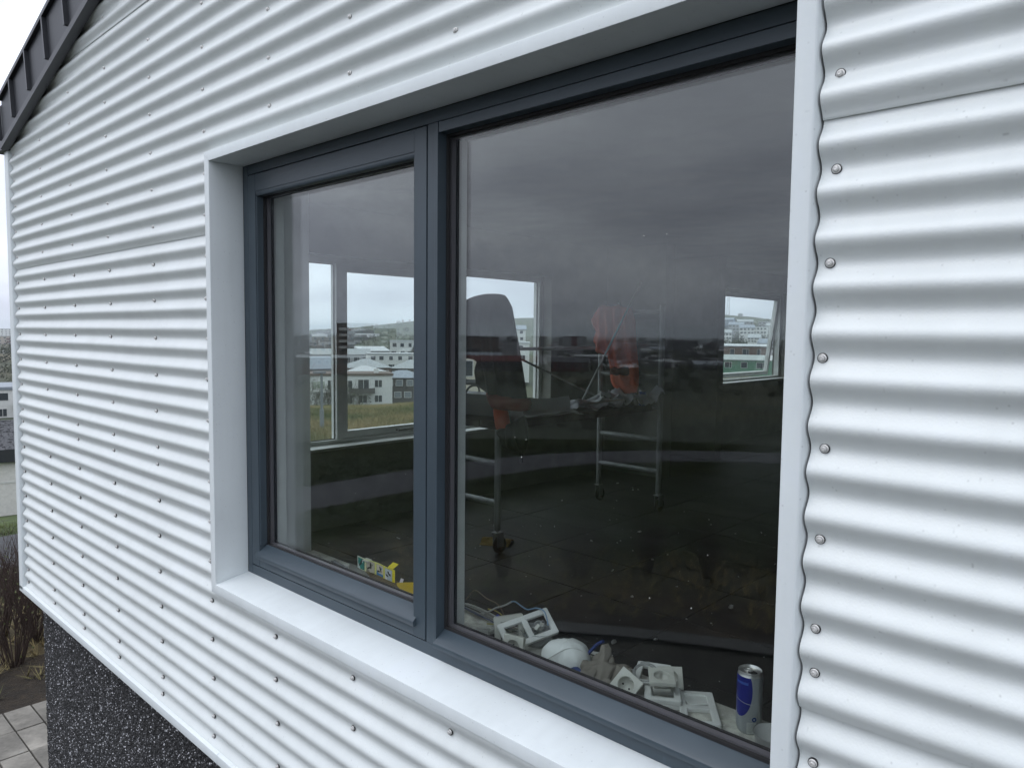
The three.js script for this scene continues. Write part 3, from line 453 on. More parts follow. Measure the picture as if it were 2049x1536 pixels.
{
  const t = thing('mortar_tray', 'grey plastic mortar tray leaning by the black jacket', 'tray', [-3.93, DK, -2.62], .25);
  const m = mat([.14, .15, .155], .5);
  part(t, 'tray', push(roundPoly([[-.2, 0], [.2, 0], [.27, .15], [-.26, .16], [-.24, .15], [-.19, .012], [.19, .012], [.26, .14]].slice(0, 4), .01), alongZ, -.1, .1), m); part(t, 'handle', tube([[-.05, .16, -.1], [-.04, .2, -.06], [-.04, .2, .06], [-.05, .16, .1]], .008, 18), m);
  const b = thing('batten', 'long thin pale batten lying across the scaffold deck', 'batten', [0, DK, 0]); part(b, 'strip', bar([-3.64, .03, -3.25], [-3.44, .075, -4.25], .006, .006, 4), mat([.36, .30, .24], .8)); part(b, 'tip', bar([-3.44, .075, -4.25], [-3.434, .0762, -4.28], .0062, .0062, 4), mat([.2, .04, .03], .8));
  const p = thing('paint_pot', 'small black pot beside the blue spray can on the deck', 'pot', [-3.52, DK, -4.12]); part(p, 'pot', new THREE.LatheGeometry([[.0, 0], [.04, 0], [.05, .1], [.046, .1], [.037, .006], [0, .006]].map(([a, c]) => new THREE.Vector2(a, c)), 20), mat([.02, .02, .022], .5)); part(p, 'brush', bar([0, .02, 0], [.03, .16, .01], .007, .005), mat([.18, .1, .05], .7));
  const c = thing('spray_can', 'small blue and silver can standing on the scaffold deck', 'can', [-3.455, DK, -4.12]); part(c, 'body', new THREE.CylinderGeometry(.031, .031, .12, 20).translate(0, .06, 0), mat([.02, .06, .25], .35, { metalness: .4 })); part(c, 'rim', new THREE.CylinderGeometry(.024, .031, .012, 20).translate(0, .126, 0), steel);
}
// ------------------------------------------------------------------ things on the inner sill
const SY = EYE - .9;
{ // tall can
  const t = thing('drink_can', 'tall blue and silver drink can at the right end of the sill', 'can', [-.707, SY, -.333], 0);
  const R = .0285, prof = [[.0, .006], [.018, .005], [.0215, 0], [.024, .0015], [.0275, .011], [R, .018], [R, .126], [.0275, .133], [.0255, .139], [.0262, .1405], [.0262, .1425], [.0252, .1425], [.0245, .1385], [.0235, .1372]];
  const cv = document.createElement('canvas'); cv.width = 1024; cv.height = 768; const g = cv.getContext('2d');
  g.fillStyle = '#aab0b3'; g.fillRect(0, 0, 1024, 768); const img = [[0, 512], [512, 512]];
  for (const [o] of img) {
    g.save(); g.beginPath(); g.rect(o, 0, 512, 768); g.clip(); g.fillStyle = '#0c1f8e'; g.beginPath(); g.ellipse(o + 120, 210, 165, 345, 0, 0, 7); g.fill();
    g.strokeStyle = '#c3c9cd'; g.lineWidth = 7; g.beginPath(); g.moveTo(o, 330); g.bezierCurveTo(o + 90, 345, o + 200, 372, o + 290, 376); g.stroke();
    g.fillStyle = '#3c63c8'; g.fillRect(o + 30, 92, 200, 34);
    g.fillStyle = '#123a86'; g.beginPath(); g.arc(o + 318, 570, 30, 0, 7); g.fill(); g.fillStyle = '#dfe6ea'; g.font = 'bold 34px sans-serif'; g.textAlign = 'center'; g.fillText('D', o + 318, 583);
    g.fillStyle = '#d4d8d8'; g.fillRect(o + 226, 612, 120, 150); g.fillStyle = '#8d9496'; for (let k = 0; k < 11; k++) g.fillRect(o + 234, 622 + k * 12, 60 + 44 * hash(k, 3), 4);
    g.restore();
  }
  const map = new THREE.CanvasTexture(cv); map.colorSpace = THREE.SRGBColorSpace; map.wrapS = THREE.RepeatWrapping;
  const body = new THREE.LatheGeometry(prof.slice(0, 8).map(([a, b]) => new THREE.Vector2(a, b)), 48), uv = body.attributes.uv, ps = body.attributes.position;
  for (let i = 0; i < uv.count; i++) uv.setY(i, clamp((ps.getY(i) - .004) / .134));
  const bm = mat([1, 1, 1], .3, { map, metalness: .55 }); const b = part(t, 'body', body, bm); b.rotation.y = 2.05;
  part(t, 'neck', new THREE.LatheGeometry(prof.slice(7).map(([a, b2]) => new THREE.Vector2(a, b2)), 40), steel); part(t, 'lid', new THREE.CylinderGeometry(.0236, .0236, .002, 32).translate(0, .1365, 0), steel);
  part(t, 'opening', new THREE.CylinderGeometry(.009, .009, .0016, 20).scale(1.2, 1, .9).translate(.008, .1385, .004), rubber); part(t, 'tab', new THREE.TorusGeometry(.0062, .0016, 6, 18).rotateX(Math.PI / 2).scale(1.5, 1, 1).translate(-.006, .1392, -.002), steel);
}
{ // cup beside it, partly behind the casing
  const t = thing('plastic_tub', 'pale open plastic tub beside the drink can, cut by the casing', 'tub', [-.628, SY, -.285], .4);
  part(t, 'tub', new THREE.LatheGeometry([[0, 0], [.032, 0], [.042, .042], [.044, .042], [.0415, .04], [.031, .003], [0, .003]].map(([a, b]) => new THREE.Vector2(a, b)), 28), mat([.6, .61, .6], .4, { transmission: .3, thickness: 0 }));
}
function frameGeo(w, h, holes, th = .011) { // a switch frame with square windows, rounded, lying in x-y, face towards +z
  const rect = (P, x0, y0, x1, y1, r) => { P.moveTo(x0 + r, y0); P.lineTo(x1 - r, y0); P.quadraticCurveTo(x1, y0, x1, y0 + r); P.lineTo(x1, y1 - r); P.quadraticCurveTo(x1, y1, x1 - r, y1); P.lineTo(x0 + r, y1); P.quadraticCurveTo(x0, y1, x0, y1 - r); P.lineTo(x0, y0 + r); P.quadraticCurveTo(x0, y0, x0 + r, y0); return P; };
  const s = rect(new THREE.Shape(), -w / 2, -h / 2, w / 2, h / 2, .004); for (const [cx, cy, a] of holes) s.holes.push(rect(new THREE.Path(), cx - a / 2, cy - a / 2, cx + a / 2, cy + a / 2, .003));
  return new THREE.ExtrudeGeometry(s, { depth: th - .004, bevelEnabled: true, bevelThickness: .002, bevelSize: .002, bevelSegments: 2, curveSegments: 4 });
}
function lay(o, pos, rx, ry, rz) { o.position.set(...pos); o.rotation.set(rx, ry, rz, 'YXZ'); return o; }
function socket(label, pos, rx, ry, rz) { // square insert with a round well, two pin holes, earth clips
  const t = thing('socket_insert', label, 'socket', [0, 0, 0], 0); lay(t, pos, rx, ry, rz);
  const s = new THREE.Shape(); s.moveTo(-.03, -.03); s.lineTo(.03, -.03); s.lineTo(.03, .03); s.lineTo(-.03, .03); s.closePath(); const hole = new THREE.Path(); hole.absarc(0, 0, .0205, 0, Math.PI * 2, true); s.holes.push(hole);
  part(t, 'plate', new THREE.ExtrudeGeometry(s, { depth: .008, bevelEnabled: true, bevelThickness: .0015, bevelSize: .0012, bevelSegments: 2, curveSegments: 20 }), offWhite);
  part(t, 'well', new THREE.LatheGeometry([[.0205, .008], [.0200, -.012], [0, -.0135]].map(([a, b]) => new THREE.Vector2(a, b)), 28).rotateX(Math.PI / 2), offWhite);
  for (const x of [-.0095, .0095]) part(t, 'pin_hole', new THREE.CylinderGeometry(.0026, .0026, .001, 12).rotateX(Math.PI / 2).translate(x, 0, -.0125), rubber);
  for (const y of [-.019, .019]) part(t, 'earth_clip', bx(-.0025, .0025, y - .0016, y + .0016, -.012, .004, .0006), steel);
  part(t, 'back', bx(-.022, .022, -.022, .022, -.024, -.0142, .002), offWhite); return t;
}
socket('white socket insert standing upright against the tilted frame', [-1.348, SY + .0315, -.236], -.12, .25, 0);
socket('white socket insert tilted up right of the work glove', [-.995, SY + .031, -.262], -.62, .55, -.62);
socket('white socket insert lying on top of the stacked frames', [-.928, SY + .052, -.318], -1.42, .62, .02);
socket('socket insert half hidden behind the stacked frames', [-.935, SY + .03, -.372], -1.1, .5, .1);
const frame1 = frameGeo(.084, .084, [[0, 0, .058]]), frame2 = frameGeo(.084, .155, [[0, .0355, .058], [0, -.0355, .058]]);
function flatFrame(geo, label, pos, rx, ry, rz, m = white) { const o = shade(new THREE.Mesh(geo, m)); o.name = numbered('switch_frame'); scene.add(o); lay(o, pos, rx, ry, rz); o.userData = { label, category: 'frame' }; return o; }
flatFrame(frame2, 'white double switch frame lying flat left of the drink can', [-.832, SY + .002, -.328], -Math.PI / 2, .62, 0);
flatFrame(frame1, 'white single frame at the bottom of the stack', [-.915, SY + .002, -.316], -Math.PI / 2, .72, 0);
flatFrame(frame1, 'white single frame second in the stack under the socket', [-.922, SY + .0145, -.314], -Math.PI / 2 + .03, .58, 0);
flatFrame(frame1, 'white frame lying behind the metal ring', [-.99, SY + .018, -.375], -1.35, .3, .1);
{ const o = flatFrame(frame2, 'white double switch frame propped up at a slant over the socket', [-1.372, SY + .047, -.318], 0, 0, 0), S = new THREE.Vector3(.75, -.52, .25).normalize(), N = new THREE.Vector3().crossVectors(S, new THREE.Vector3(.45, .2, -.86)).normalize(); o.quaternion.setFromRotationMatrix(new THREE.Matrix4().makeBasis(S, new THREE.Vector3().crossVectors(N, S), N)); }
flatFrame(frame1, 'white single frame standing on edge behind the upright socket', [-1.425, SY + .038, -.295], -.15, 1.0, .05, offWhite);
{ // grey mounting ring
  const r = solo('mounting_ring', merge([new THREE.TorusGeometry(.031, .0022, 6, 32), new THREE.TorusGeometry(.026, .0016, 6, 32), bx(-.036, -.026, -.012, .012, -.001, .001), bx(.026, .036, -.012, .012, -.001, .001), bx(-.012, .012, .026, .036, -.001, .001), bx(-.012, .012, -.036, -.026, -.001, .001)]), galv, 'grey metal mounting ring between glove and stacked frames', 'ring'); lay(r, [-.985, SY + .042, -.335], -1.15, .3, .3);
}
{ // dust mask: moulded dome with pleats, rim, strap and valve
  const t = thing('dust_mask', 'white moulded dust mask lying dome up on the sill', 'mask', [-1.213, SY, -.3], .5);
  const dome = grid(56, 18, (u, v) => { const a = u * Math.PI * 2, s = v, R = .062 * (1 + .10 * Math.cos(2 * a) - .07 * Math.cos(3 * a)), r = R * Math.pow(Math.sin(s * Math.PI / 2), .8), rib = .0005 * Math.sin(9 * a) * Math.sin(s * Math.PI) + .0035 * (fbm(Math.cos(a) * 3 + 5, Math.sin(a) * 3 + s * 4, 3) - .5); return [Math.cos(a) * (r + rib), .003 + .066 * Math.pow(Math.cos(s * Math.PI / 2), .75) + rib, Math.sin(a) * (r + rib)]; });
  part(t, 'shell', dome, mat([.66, .68, .66], .9, { sheen: .3 }));
  part(t, 'rim', tube(Array.from({ length: 25 }, (_, k) => { const a = k / 24 * Math.PI * 2, R = .064 * (1 + .10 * Math.cos(2 * a) - .07 * Math.cos(3 * a)); return [Math.cos(a) * R, .004 + .002 * Math.sin(3 * a), Math.sin(a) * R]; }), .0042, 72, 6), mat([.62, .64, .62], .9));
  part(t, 'strap', tube([[-.066, .006, .03], [-.035, .04, .052], [.01, .062, .034], [.045, .052, .02], [.068, .012, -.01]], .0016, 36, 5), mat([.5, .51, .49], .8)); part(t, 'strap_end', bx(-.012, .006, 0, .012, .062, .076, .003), mat([.7, .71, .7], .6));
}
{ // leather glove, crumpled, with blue cuff
  const caps = [[[-.005, .02, .012], [-.078, .02, .004], .02, .012], [[-.015, .014, .03], [-.028, .011, .066], .016, .011], [[.008, .02, .026], [.0, .014, .082], .021, .016], [[.03, .026, .0], [.085, .032, -.028], .02, .014], [[.03, .016, .025], [.07, .014, .03], .016, .012], [[.02, .02, -.03], [.06, .02, -.055], .018, .013], [[-.01, .018, 0], [.03, .022, .008], .026, .026]];
  const tent = (x, y, z) => { const ax = x + .008 - .12 * y, az = z + .028, w = .05 - .5 * y; return Math.max(Math.abs(ax * .92 + az * .4) - w, Math.abs(az * .85 - ax * .4) - Math.max(.006, .026 - .24 * y), y - .08 + .25 * Math.abs(ax), -y); };
  const f = (x, y, z) => { let d = tent(x, y, z) * .8; for (const [a, b, ra, rb] of caps) d = smin(d, capsule([x, y, z], a, b, ra, rb), .008); const cr = Math.abs(fbm(x * 26 + 3, z * 26 + y * 22, 3) - .5); return Math.max(d + .010 * (fbm(x * 45 + 9, z * 45 + y * 40, 3) - .5) + .006 * clamp(1 - cr * 14), -y + .001); };
  const t = thing('work_glove', 'crumpled tan leather work glove with blue trim', 'glove', [-1.108, SY, -.30], -.1);
  part(t, 'leather', field([-.12, -.02, -.11], [.14, .24, .15], 84, f), mat([.22, .20, .17], .9, { sheen: .4, map: frameTex }));
  part(t, 'cuff_trim', tube([[-.062, .03, -.02], [-.05, .05, -.03], [-.034, .07, -.036], [-.016, .083, -.036]], .0048, 20, 6), mat([.012, .03, .13], .85)); part(t, 'cuff_trim', puffAt([[-.05, .004], [-.02, .006], [-.015, .022], [-.035, .03], [-.055, .02]], .012, .045), mat([.015, .04, .15], .85));
}
function puffAt(o, th, dz) { const g = puff(o, th, .15, 6); g.translate(0, 0, dz); return g; }
{ // clear tub of metal parts, cables, plug
  const t = thing('clear_tub', 'round clear plastic tub filled with metal electrical parts', 'tub', [-1.365, SY, -.355]);
  part(t, 'tub', new THREE.LatheGeometry([[0, .001], [.04, .001], [.05, .04], [.052, .041], [.0485, .039], [.0385, .003], [0, .003]].map(([a, b]) => new THREE.Vector2(a, b)), 32), mat([.75, .78, .78], .25, { transmission: .75, thickness: 0 }));
  for (let i = 0; i < 16; i++) { const a = rr(0, 6), r = rr(0, .028), p = part(t, i % 3 ? 'metal_clip' : 'terminal', i % 3 ? new THREE.TorusGeometry(.011, .0018, 5, 14) : bx(-.009, .009, -.005, .005, -.004, .004, .001), i % 3 ? galv : offWhite); p.position.set(Math.cos(a) * r, .018 + i * .0028, Math.sin(a) * r); p.rotation.set(rr(0, 6), rr(0, 6), rr(0, 6)); }
  const cord = (label, name, col, pts, r) => solo(name, tube(pts.map(([x, y, z]) => [x, SY + y, z]), r, 40, 6), mat(col, .5), label, 'wire');
  cord('thin brown wire arching up at the left end of the wire heap', 'wire', [.13, .10, .075], [[-1.69, .04, -.375], [-1.645, .082, -.37], [-1.59, .07, -.37], [-1.545, .064, -.37], [-1.515, .045, -.365], [-1.50, .01, -.36]], .0016);
  cord('pale blue wire rising from the wire heap to the tub', 'wire', [.16, .26, .38], [[-1.50, .075, -.37], [-1.475, .091, -.37], [-1.44, .083, -.37], [-1.42, .08, -.37], [-1.385, .094, -.37], [-1.35, .094, -.365], [-1.33, .06, -.36]], .0022);
  cord('grey sheathed cable bent up beside the blue wire', 'cable', [.34, .35, .34], [[-1.64, .008, -.37], [-1.60, .02, -.37], [-1.55, .05, -.37], [-1.51, .07, -.37], [-1.485, .087, -.37]], .0031);
  cord('yellow green earth wire curving over the tilted frame', 'wire', [.33, .31, .05], [[-1.56, .006, -.34], [-1.52, .012, -.35], [-1.475, .02, -.36], [-1.452, .042, -.37], [-1.43, .046, -.37], [-1.405, .036, -.36], [-1.40, .01, -.35]], .0021);
  cord('yellow wire looped low in the wire heap', 'wire', [.36, .32, .08], [[-1.60, .03, -.385], [-1.56, .035, -.38], [-1.52, .03, -.37], [-1.50, .008, -.36]], .0018);
  for (let i = 0; i < 9; i++) { const o = i * .007, z = -.345 - rr(0, .035); solo('cable', tube([[-1.76 + rr(-.02, .02), SY + .006 + rr(0, .02), z - .012], [-1.66, SY + .012 + o * .4, z + rr(-.01, .01)], [-1.56, SY + .008 + o * .3, z + rr(-.006, .012)], [-1.46 + rr(-.05, .03), SY + .004 + rr(0, .008), z + rr(0, .015)]], .0022, 30, 6), mat([[.20, .21, .20], [.26, .25, .2], [.05, .07, .12], [.3, .3, .28]][i % 4], .6), 'straight cut length of grey cable in the heap beside the mullion', 'cable', undefined, 0, 'cut cables in the heap on the sill'); }
  const pl = thing('cable_plug', 'white three pin cable connector on a white cord', 'connector', [-1.512, SY + .006, -.276], .55); part(pl, 'housing', bx(-.019, .019, 0, .018, -.011, .011, .002), offWhite); for (const z of [-.007, 0, .007]) part(pl, 'pin_sleeve', bx(-.034, -.018, .004, .012, z - .0026, z + .0026, .001), offWhite);
  part(pl, 'cord', tube([[.018, .009, 0], [.035, .016, -.01], [.06, .018, -.035], [.075, .008, -.07]], .0042, 24, 8), offWhite);
  solo('rubber_grommet', new THREE.TorusGeometry(.016, .006, 8, 22).rotateX(Math.PI / 2).translate(0, .006, 0), rubber, 'black rubber ring under the white connector', 'ring', [-1.468, SY, -.282]);
  solo('blue_connector', new THREE.CylinderGeometry(.005, .006, .013, 10).rotateZ(1.2), mat([.03, .05, .3], .5), 'small dark blue push connector among the cables', 'connector', [-1.535, SY + .028, -.365]);
}
{ // small pane: handle, tile, board, picture leaflet, yellow box
  const h = thing('window_handle', 'loose dark window handle lying at the left of the sill', 'handle', [-2.335, SY, -.325], -.15); part(h, 'lever', bx(-.058, .05, .012, .024, -.011, .009, .005), mat([.07, .075, .08], .4, { metalness: .3 })); part(h, 'neck', bx(.036, .056, .001, .024, -.012, .022, .004), mat([.3, .31, .31], .35, { metalness: .5 }));
  const sh = new THREE.Shape([[-2.245, .30], [-2.07, .306], [-2.285, .392], [-2.36, .39]].map(([x, z]) => new THREE.Vector2(x, z)));
  solo('cardboard_piece', new THREE.ExtrudeGeometry(sh, { depth: .006, bevelEnabled: false }).rotateX(-Math.PI / 2).translate(0, SY + .001, 0), mat([.45, .455, .45], .85, { map: stainTex }), 'pale grey cut board lying beside the loose handle', 'board');
  const bt = tex(256, (u, v) => { const k = .5 + .5 * fbm(u * 3, v * 40, 4, 3); return [k, k * .93, k * .8]; }); bt.repeat.set(6, 6);
  const sh2 = new THREE.Shape([[-2.062, .304], [-1.86, .304], [-2.04, .385], [-2.285, .394]].map(([x, z]) => new THREE.Vector2(x, z)));
  solo('wood_offcut', uvm(new THREE.ExtrudeGeometry(sh2, { depth: .007, bevelEnabled: false }).rotateX(-Math.PI / 2).translate(0, SY + .001, 0)), mat([.25, .22, .17], .85, { map: bt }), 'grey brown wood offcut under the picture leaflet', 'offcut');
  const cv = document.createElement('canvas'); cv.width = 768; cv.height = 160; const g = cv.getContext('2d'), gr = g.createLinearGradient(0, 0, 768, 0); gr.addColorStop(0, '#e9efe6'); gr.addColorStop(.35, '#e6e8a8'); gr.addColorStop(1, '#f0dd10'); g.fillStyle = gr; g.fillRect(0, 0, 768, 160);
  const pics = [['#2f8f86', '#14282a', '#dfe9ea'], ['#c9c2b4', '#2a2a28', '#8f8a80'], ['#d8cfc0', '#1d1d20', '#3f7fb5'], ['#bfc9d2', '#20262c', '#f2f4f4']];
  pics.forEach(([a, b, c], k) => { const x = 16 + k * 186; g.fillStyle = '#3a3a30'; g.fillRect(x - 2, 14, 150, 132); g.fillStyle = a; g.fillRect(x, 16, 146, 128); g.fillStyle = c; g.beginPath(); g.moveTo(x, 144); g.lineTo(x, 80); g.lineTo(x + 60, 144); g.fill(); if (k === 2) g.fillRect(x, 116, 146, 28); g.fillStyle = b; g.beginPath(); g.ellipse(x + 70 + 6 * k, 66, 16, 38, .5 - .5 * k, 0, 7); g.fill(); g.beginPath(); g.ellipse(x + 44, 96, 30, 11, -.7 + .3 * k, 0, 7); g.fill(); g.fillStyle = c; g.beginPath(); g.arc(x + 104, 52, 11, 0, 7); g.fill(); });
  const map = new THREE.CanvasTexture(cv); map.colorSpace = THREE.SRGBColorSpace;
  const card = thing('picture_leaflet', 'yellow folded leaflet with four instruction pictures standing on the sill', 'leaflet', [-2.172, SY + .004, -.376], -.02), cm = mat([1, 1, 1], .55, { map }), ye = mat([.72, .60, .02], .55);
  const sheet = sheetOf(30, 4, .0006, (u, v) => [(u - .5) * .24, v * .05, .003 * Math.sin(u * 9) + .004 * u]); part(card, 'printed_face', sheet, cm);
  part(card, 'tab', bx(-.075, -.04, .043, .0455, -.022, .0, .0004).rotateX(.25), mat([.55, .55, .5], .7)); part(card, 'tab', sheetOf(4, 4, .0006, (u, v) => [.075 + u * .032 + v * .012, .05 + v * .018, .004 - v * .016]), ye);
  const yb = thing('yellow_box', 'crushed yellow carton at the foot of the mullion', 'carton', [-1.945, SY + .001, -.335], 0); part(yb, 'flap', sheetOf(10, 8, .0008, (u, v) => { const a = [lerp(-.115, .095, u), .003 + .052 * u, lerp(-.04, -.028, u)], b = [lerp(-.005, .095, u), .003, lerp(.02, .04, u)]; return [0, 1, 2].map((k) => lerp(a[k], b[k], v) + (k === 1 ? .003 * Math.sin(v * 5 + u * 3) : 0)); }), mat([.50, .34, .008], .55)); part(yb, 'base', bx(-.13, .1, 0, .004, .024, .03, .0005), ye);
  solo('paper_scrap', sheetOf(4, 4, .0005, (u, v) => [u * .016, .004 + v * .022, -v * .01]), mat([.62, .58, .64], .8), 'small pale paper scrap standing between leaflet and carton', 'paper', [-2.035, SY, -.372]);
}

{ // small scraps among the fittings, and plaster crumbs all along the sill
  const clip = (label, name, geo, m, pos, rx, ry, rz, cat) => { const o = solo(name, geo, m, label, cat, pos); lay(o, pos, rx, ry, rz); };
  clip('black junction piece in the gap between glove and tilted socket', 'junction_piece', merge([bx(-.016, .016, 0, .02, -.012, .012, .003), new THREE.CylinderGeometry(.006, .006, .012, 12).translate(.006, .024, 0)]), rubber, [-1.03, SY, -.285], 0, .6, 0, 'junction');
  clip('grey bent metal bracket under the mounting ring', 'metal_bracket', merge([bx(-.03, .03, 0, .0015, -.009, .009, .0004), bx(-.03, -.0285, 0, .018, -.009, .009, .0004), bx(.0285, .03, 0, .012, -.009, .009, .0004)]), galv, [-.968, SY + .022, -.322], .2, .9, .25, 'bracket');
  clip('short white cable clip left of the mask', 'cable_clip', merge([bx(-.013, .013, 0, .007, -.006, .006, .002), new THREE.TorusGeometry(.006, .0018, 6, 14, Math.PI).translate(0, .006, 0)]), white, [-1.30, SY, -.252], 0, .5, 0, 'clip');
  clip('thin white strip end sticking out behind the mask', 'plastic_strip', bx(-.05, .05, 0, .003, -.007, .007, .001), white, [-1.175, SY + .02, -.375], .1, .55, -.1, 'strip');
  clip('white blank cover plate half under the double frame', 'cover_plate', bx(-.03, .03, 0, .006, -.03, .03, .0025), white, [-.862, SY + .0005, -.372], 0, .9, 0, 'plate');
  clip('twisted offcut of grey wire in front of the glove', 'wire_offcut', tube([[-.03, .002, 0], [-.012, .009, .006], [.006, .004, -.004], [.026, .008, .004], [.034, .002, .012]], .0013, 24, 5), galv, [-1.1, SY, -.232], 0, 0, 0, 'wire');
  const cg = new THREE.IcosahedronGeometry(.0022, 0), n = 900, im = new THREE.InstancedMesh(cg, mat([.55, .55, .52], .95), n), m = new THREE.Matrix4(), q = new THREE.Quaternion(), e = new THREE.Euler();
  for (let k = 0; k < n; k++) { e.set(rr(0, 6), rr(0, 6), rr(0, 6)); q.setFromEuler(e); const s = Math.pow(rnd(), 3) * 1.6 + .25; m.compose(new THREE.Vector3(rr(-2.6, -.5), SY + .0006, rr(-.395, -.2)), q, new THREE.Vector3(s * rr(.6, 1.6), s * .6, s)); im.setMatrixAt(k, m); }
  im.name = 'plaster_crumbs'; im.userData = { kind: 'stuff', label: 'pale plaster crumbs scattered along the inner sill', category: 'crumbs' }; im.castShadow = im.receiveShadow = true; scene.add(im);
  const nf = 260, fl = new THREE.InstancedMesh(cg, mat([.45, .45, .43], .95), nf); for (let k = 0; k < nf; k++) { e.set(rr(0, 6), rr(0, 6), rr(0, 6)); q.setFromEuler(e); const s = Math.pow(rnd(), 4) * 7 + .8; m.compose(new THREE.Vector3(rr(-4.6, -.6), FL + .002, rr(-5.2, -.6)), q, new THREE.Vector3(s * rr(.6, 1.8), s * .5, s)); fl.setMatrixAt(k, m); } fl.name = 'floor_rubble'; fl.userData = { kind: 'stuff', label: 'small pale rubble scattered on the room floor', category: 'rubble' }; fl.castShadow = fl.receiveShadow = true; scene.add(fl);
  clip('yellow rag lying on the floor at the foot of the near scaffold leg', 'yellow_rag', sheetOf(16, 12, .002, (u, v) => [(u - .5) * .22, .004 + .05 * fbm(u * 5 + 2, v * 5, 3) * Math.sin(v * 3.1), (v - .5) * .18]), mat([.20, .13, .02], .9), [-3.72, FL, -2.62], 0, .5, 0, 'rag');
}
// ------------------------------------------------------------------ shrubs, grass, neighbours
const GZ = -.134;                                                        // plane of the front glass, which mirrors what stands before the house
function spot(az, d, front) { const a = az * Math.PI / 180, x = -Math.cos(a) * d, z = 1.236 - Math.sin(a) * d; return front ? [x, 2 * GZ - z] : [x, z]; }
function shrubGeo(h, n, spread) {
  const L = [], one = (p, d, len, r, depth) => {
    const q = [p[0] + d[0] * len, p[1] + d[1] * len, p[2] + d[2] * len]; L.push(bar(p, q, r, r * .6, 4));
    if (depth < 3) { const k = depth === 0 ? 3 : 2; for (let i = 0; i < k; i++) { const e = [d[0] + rr(-.5, .5), d[1] + rr(-.1, .35), d[2] + rr(-.5, .5)], m = Math.hypot(...e); one([lerp(p[0], q[0], rr(.55, 1)), lerp(p[1], q[1], rr(.55, 1)), lerp(p[2], q[2], rr(.55, 1))].map((v, k2) => [q[0], q[1], q[2]][k2] * .6 + v * .4), e.map((v) => v / m), len * rr(.55, .85), r * .62, depth + 1); } }
  };
  for (let i = 0; i < n; i++) { const a = rr(0, 6.3), t = rr(.05, spread), d = [Math.cos(a) * t, 1, Math.sin(a) * t], m = Math.hypot(...d); one([Math.cos(a) * rr(0, .1), 0, Math.sin(a) * rr(0, .1)], d.map((v) => v / m), h * rr(.35, .5), .008, 0); }
  return merge(L);
}
function leafGeo(h, n, w, size) { const P = []; for (let i = 0; i < n; i++) { const a = rr(0, 6.3), r = Math.sqrt(rnd()) * w, y = h * rr(.2, 1), c = [Math.cos(a) * r * (1.15 - .35 * y / h), y, Math.sin(a) * r * (1.15 - .35 * y / h)]; const u = new THREE.Vector3(rr(-1, 1), rr(-1, 1), rr(-1, 1)).setLength(size * rr(.6, 1.3)), v = new THREE.Vector3(rr(-1, 1), rr(-1, 1), rr(-1, 1)).cross(u).setLength(size * .35); P.push(c[0] - v.x, c[1] - v.y, c[2] - v.z, c[0] + v.x, c[1] + v.y, c[2] + v.z, c[0] + u.x, c[1] + u.y, c[2] + u.z); } const g = new THREE.BufferGeometry(); g.setAttribute('position', new THREE.Float32BufferAttribute(P, 3)); g.computeVertexNormals(); return g; }
{
  const bark = mat([.045, .028, .022], .9), bud = mat([.06, .07, .02], .8), variants = [shrubGeo(1.25, 30, .55), shrubGeo(1.1, 28, .65), shrubGeo(.95, 26, .75)], buds = [leafGeo(1.2, 160, .5, .03), leafGeo(1.0, 120, .5, .028), leafGeo(.85, 140, .45, .028)];
  const at = [[-8.3, -2.2], [-8.35, -1.35], [-8.55, -.85], [-8.95, -.6], [-8.05, -.5], [-8.75, .1], [-9.1, -1.4], [-8.35, .25], [-8.1, 1.1], [-8.0, 2.0], [-7.85, 2.9], [-7.45, 3.8], [-7.0, 4.6], [-6.55, 5.35], [-5.9, 6.0], [-5.2, 6.7], [-4.5, 7.2], [-3.7, 7.7], [-2.9, 8.1]];
  at.forEach(([x, z], i) => { const k = i % 3, near = x < -8 && z < 1; const t = thing('bare_shrub', near ? 'leafless brown shrub in the bed beyond the corner of the house' : 'leafless brown shrub mirrored low in the window', 'shrub', [x + rr(-.1, .1), -.01, z + rr(-.1, .1)], rr(0, 6), near ? 'bare shrubs beyond the corner' : 'bare shrubs mirrored in the window'); const s = z > 3 ? rr(.5, .75) : rr(.72, .92); t.scale.setScalar(s); part(t, 'branches', variants[k], bark); part(t, 'buds', buds[k], bud).userData.kind = 'stuff'; });
}
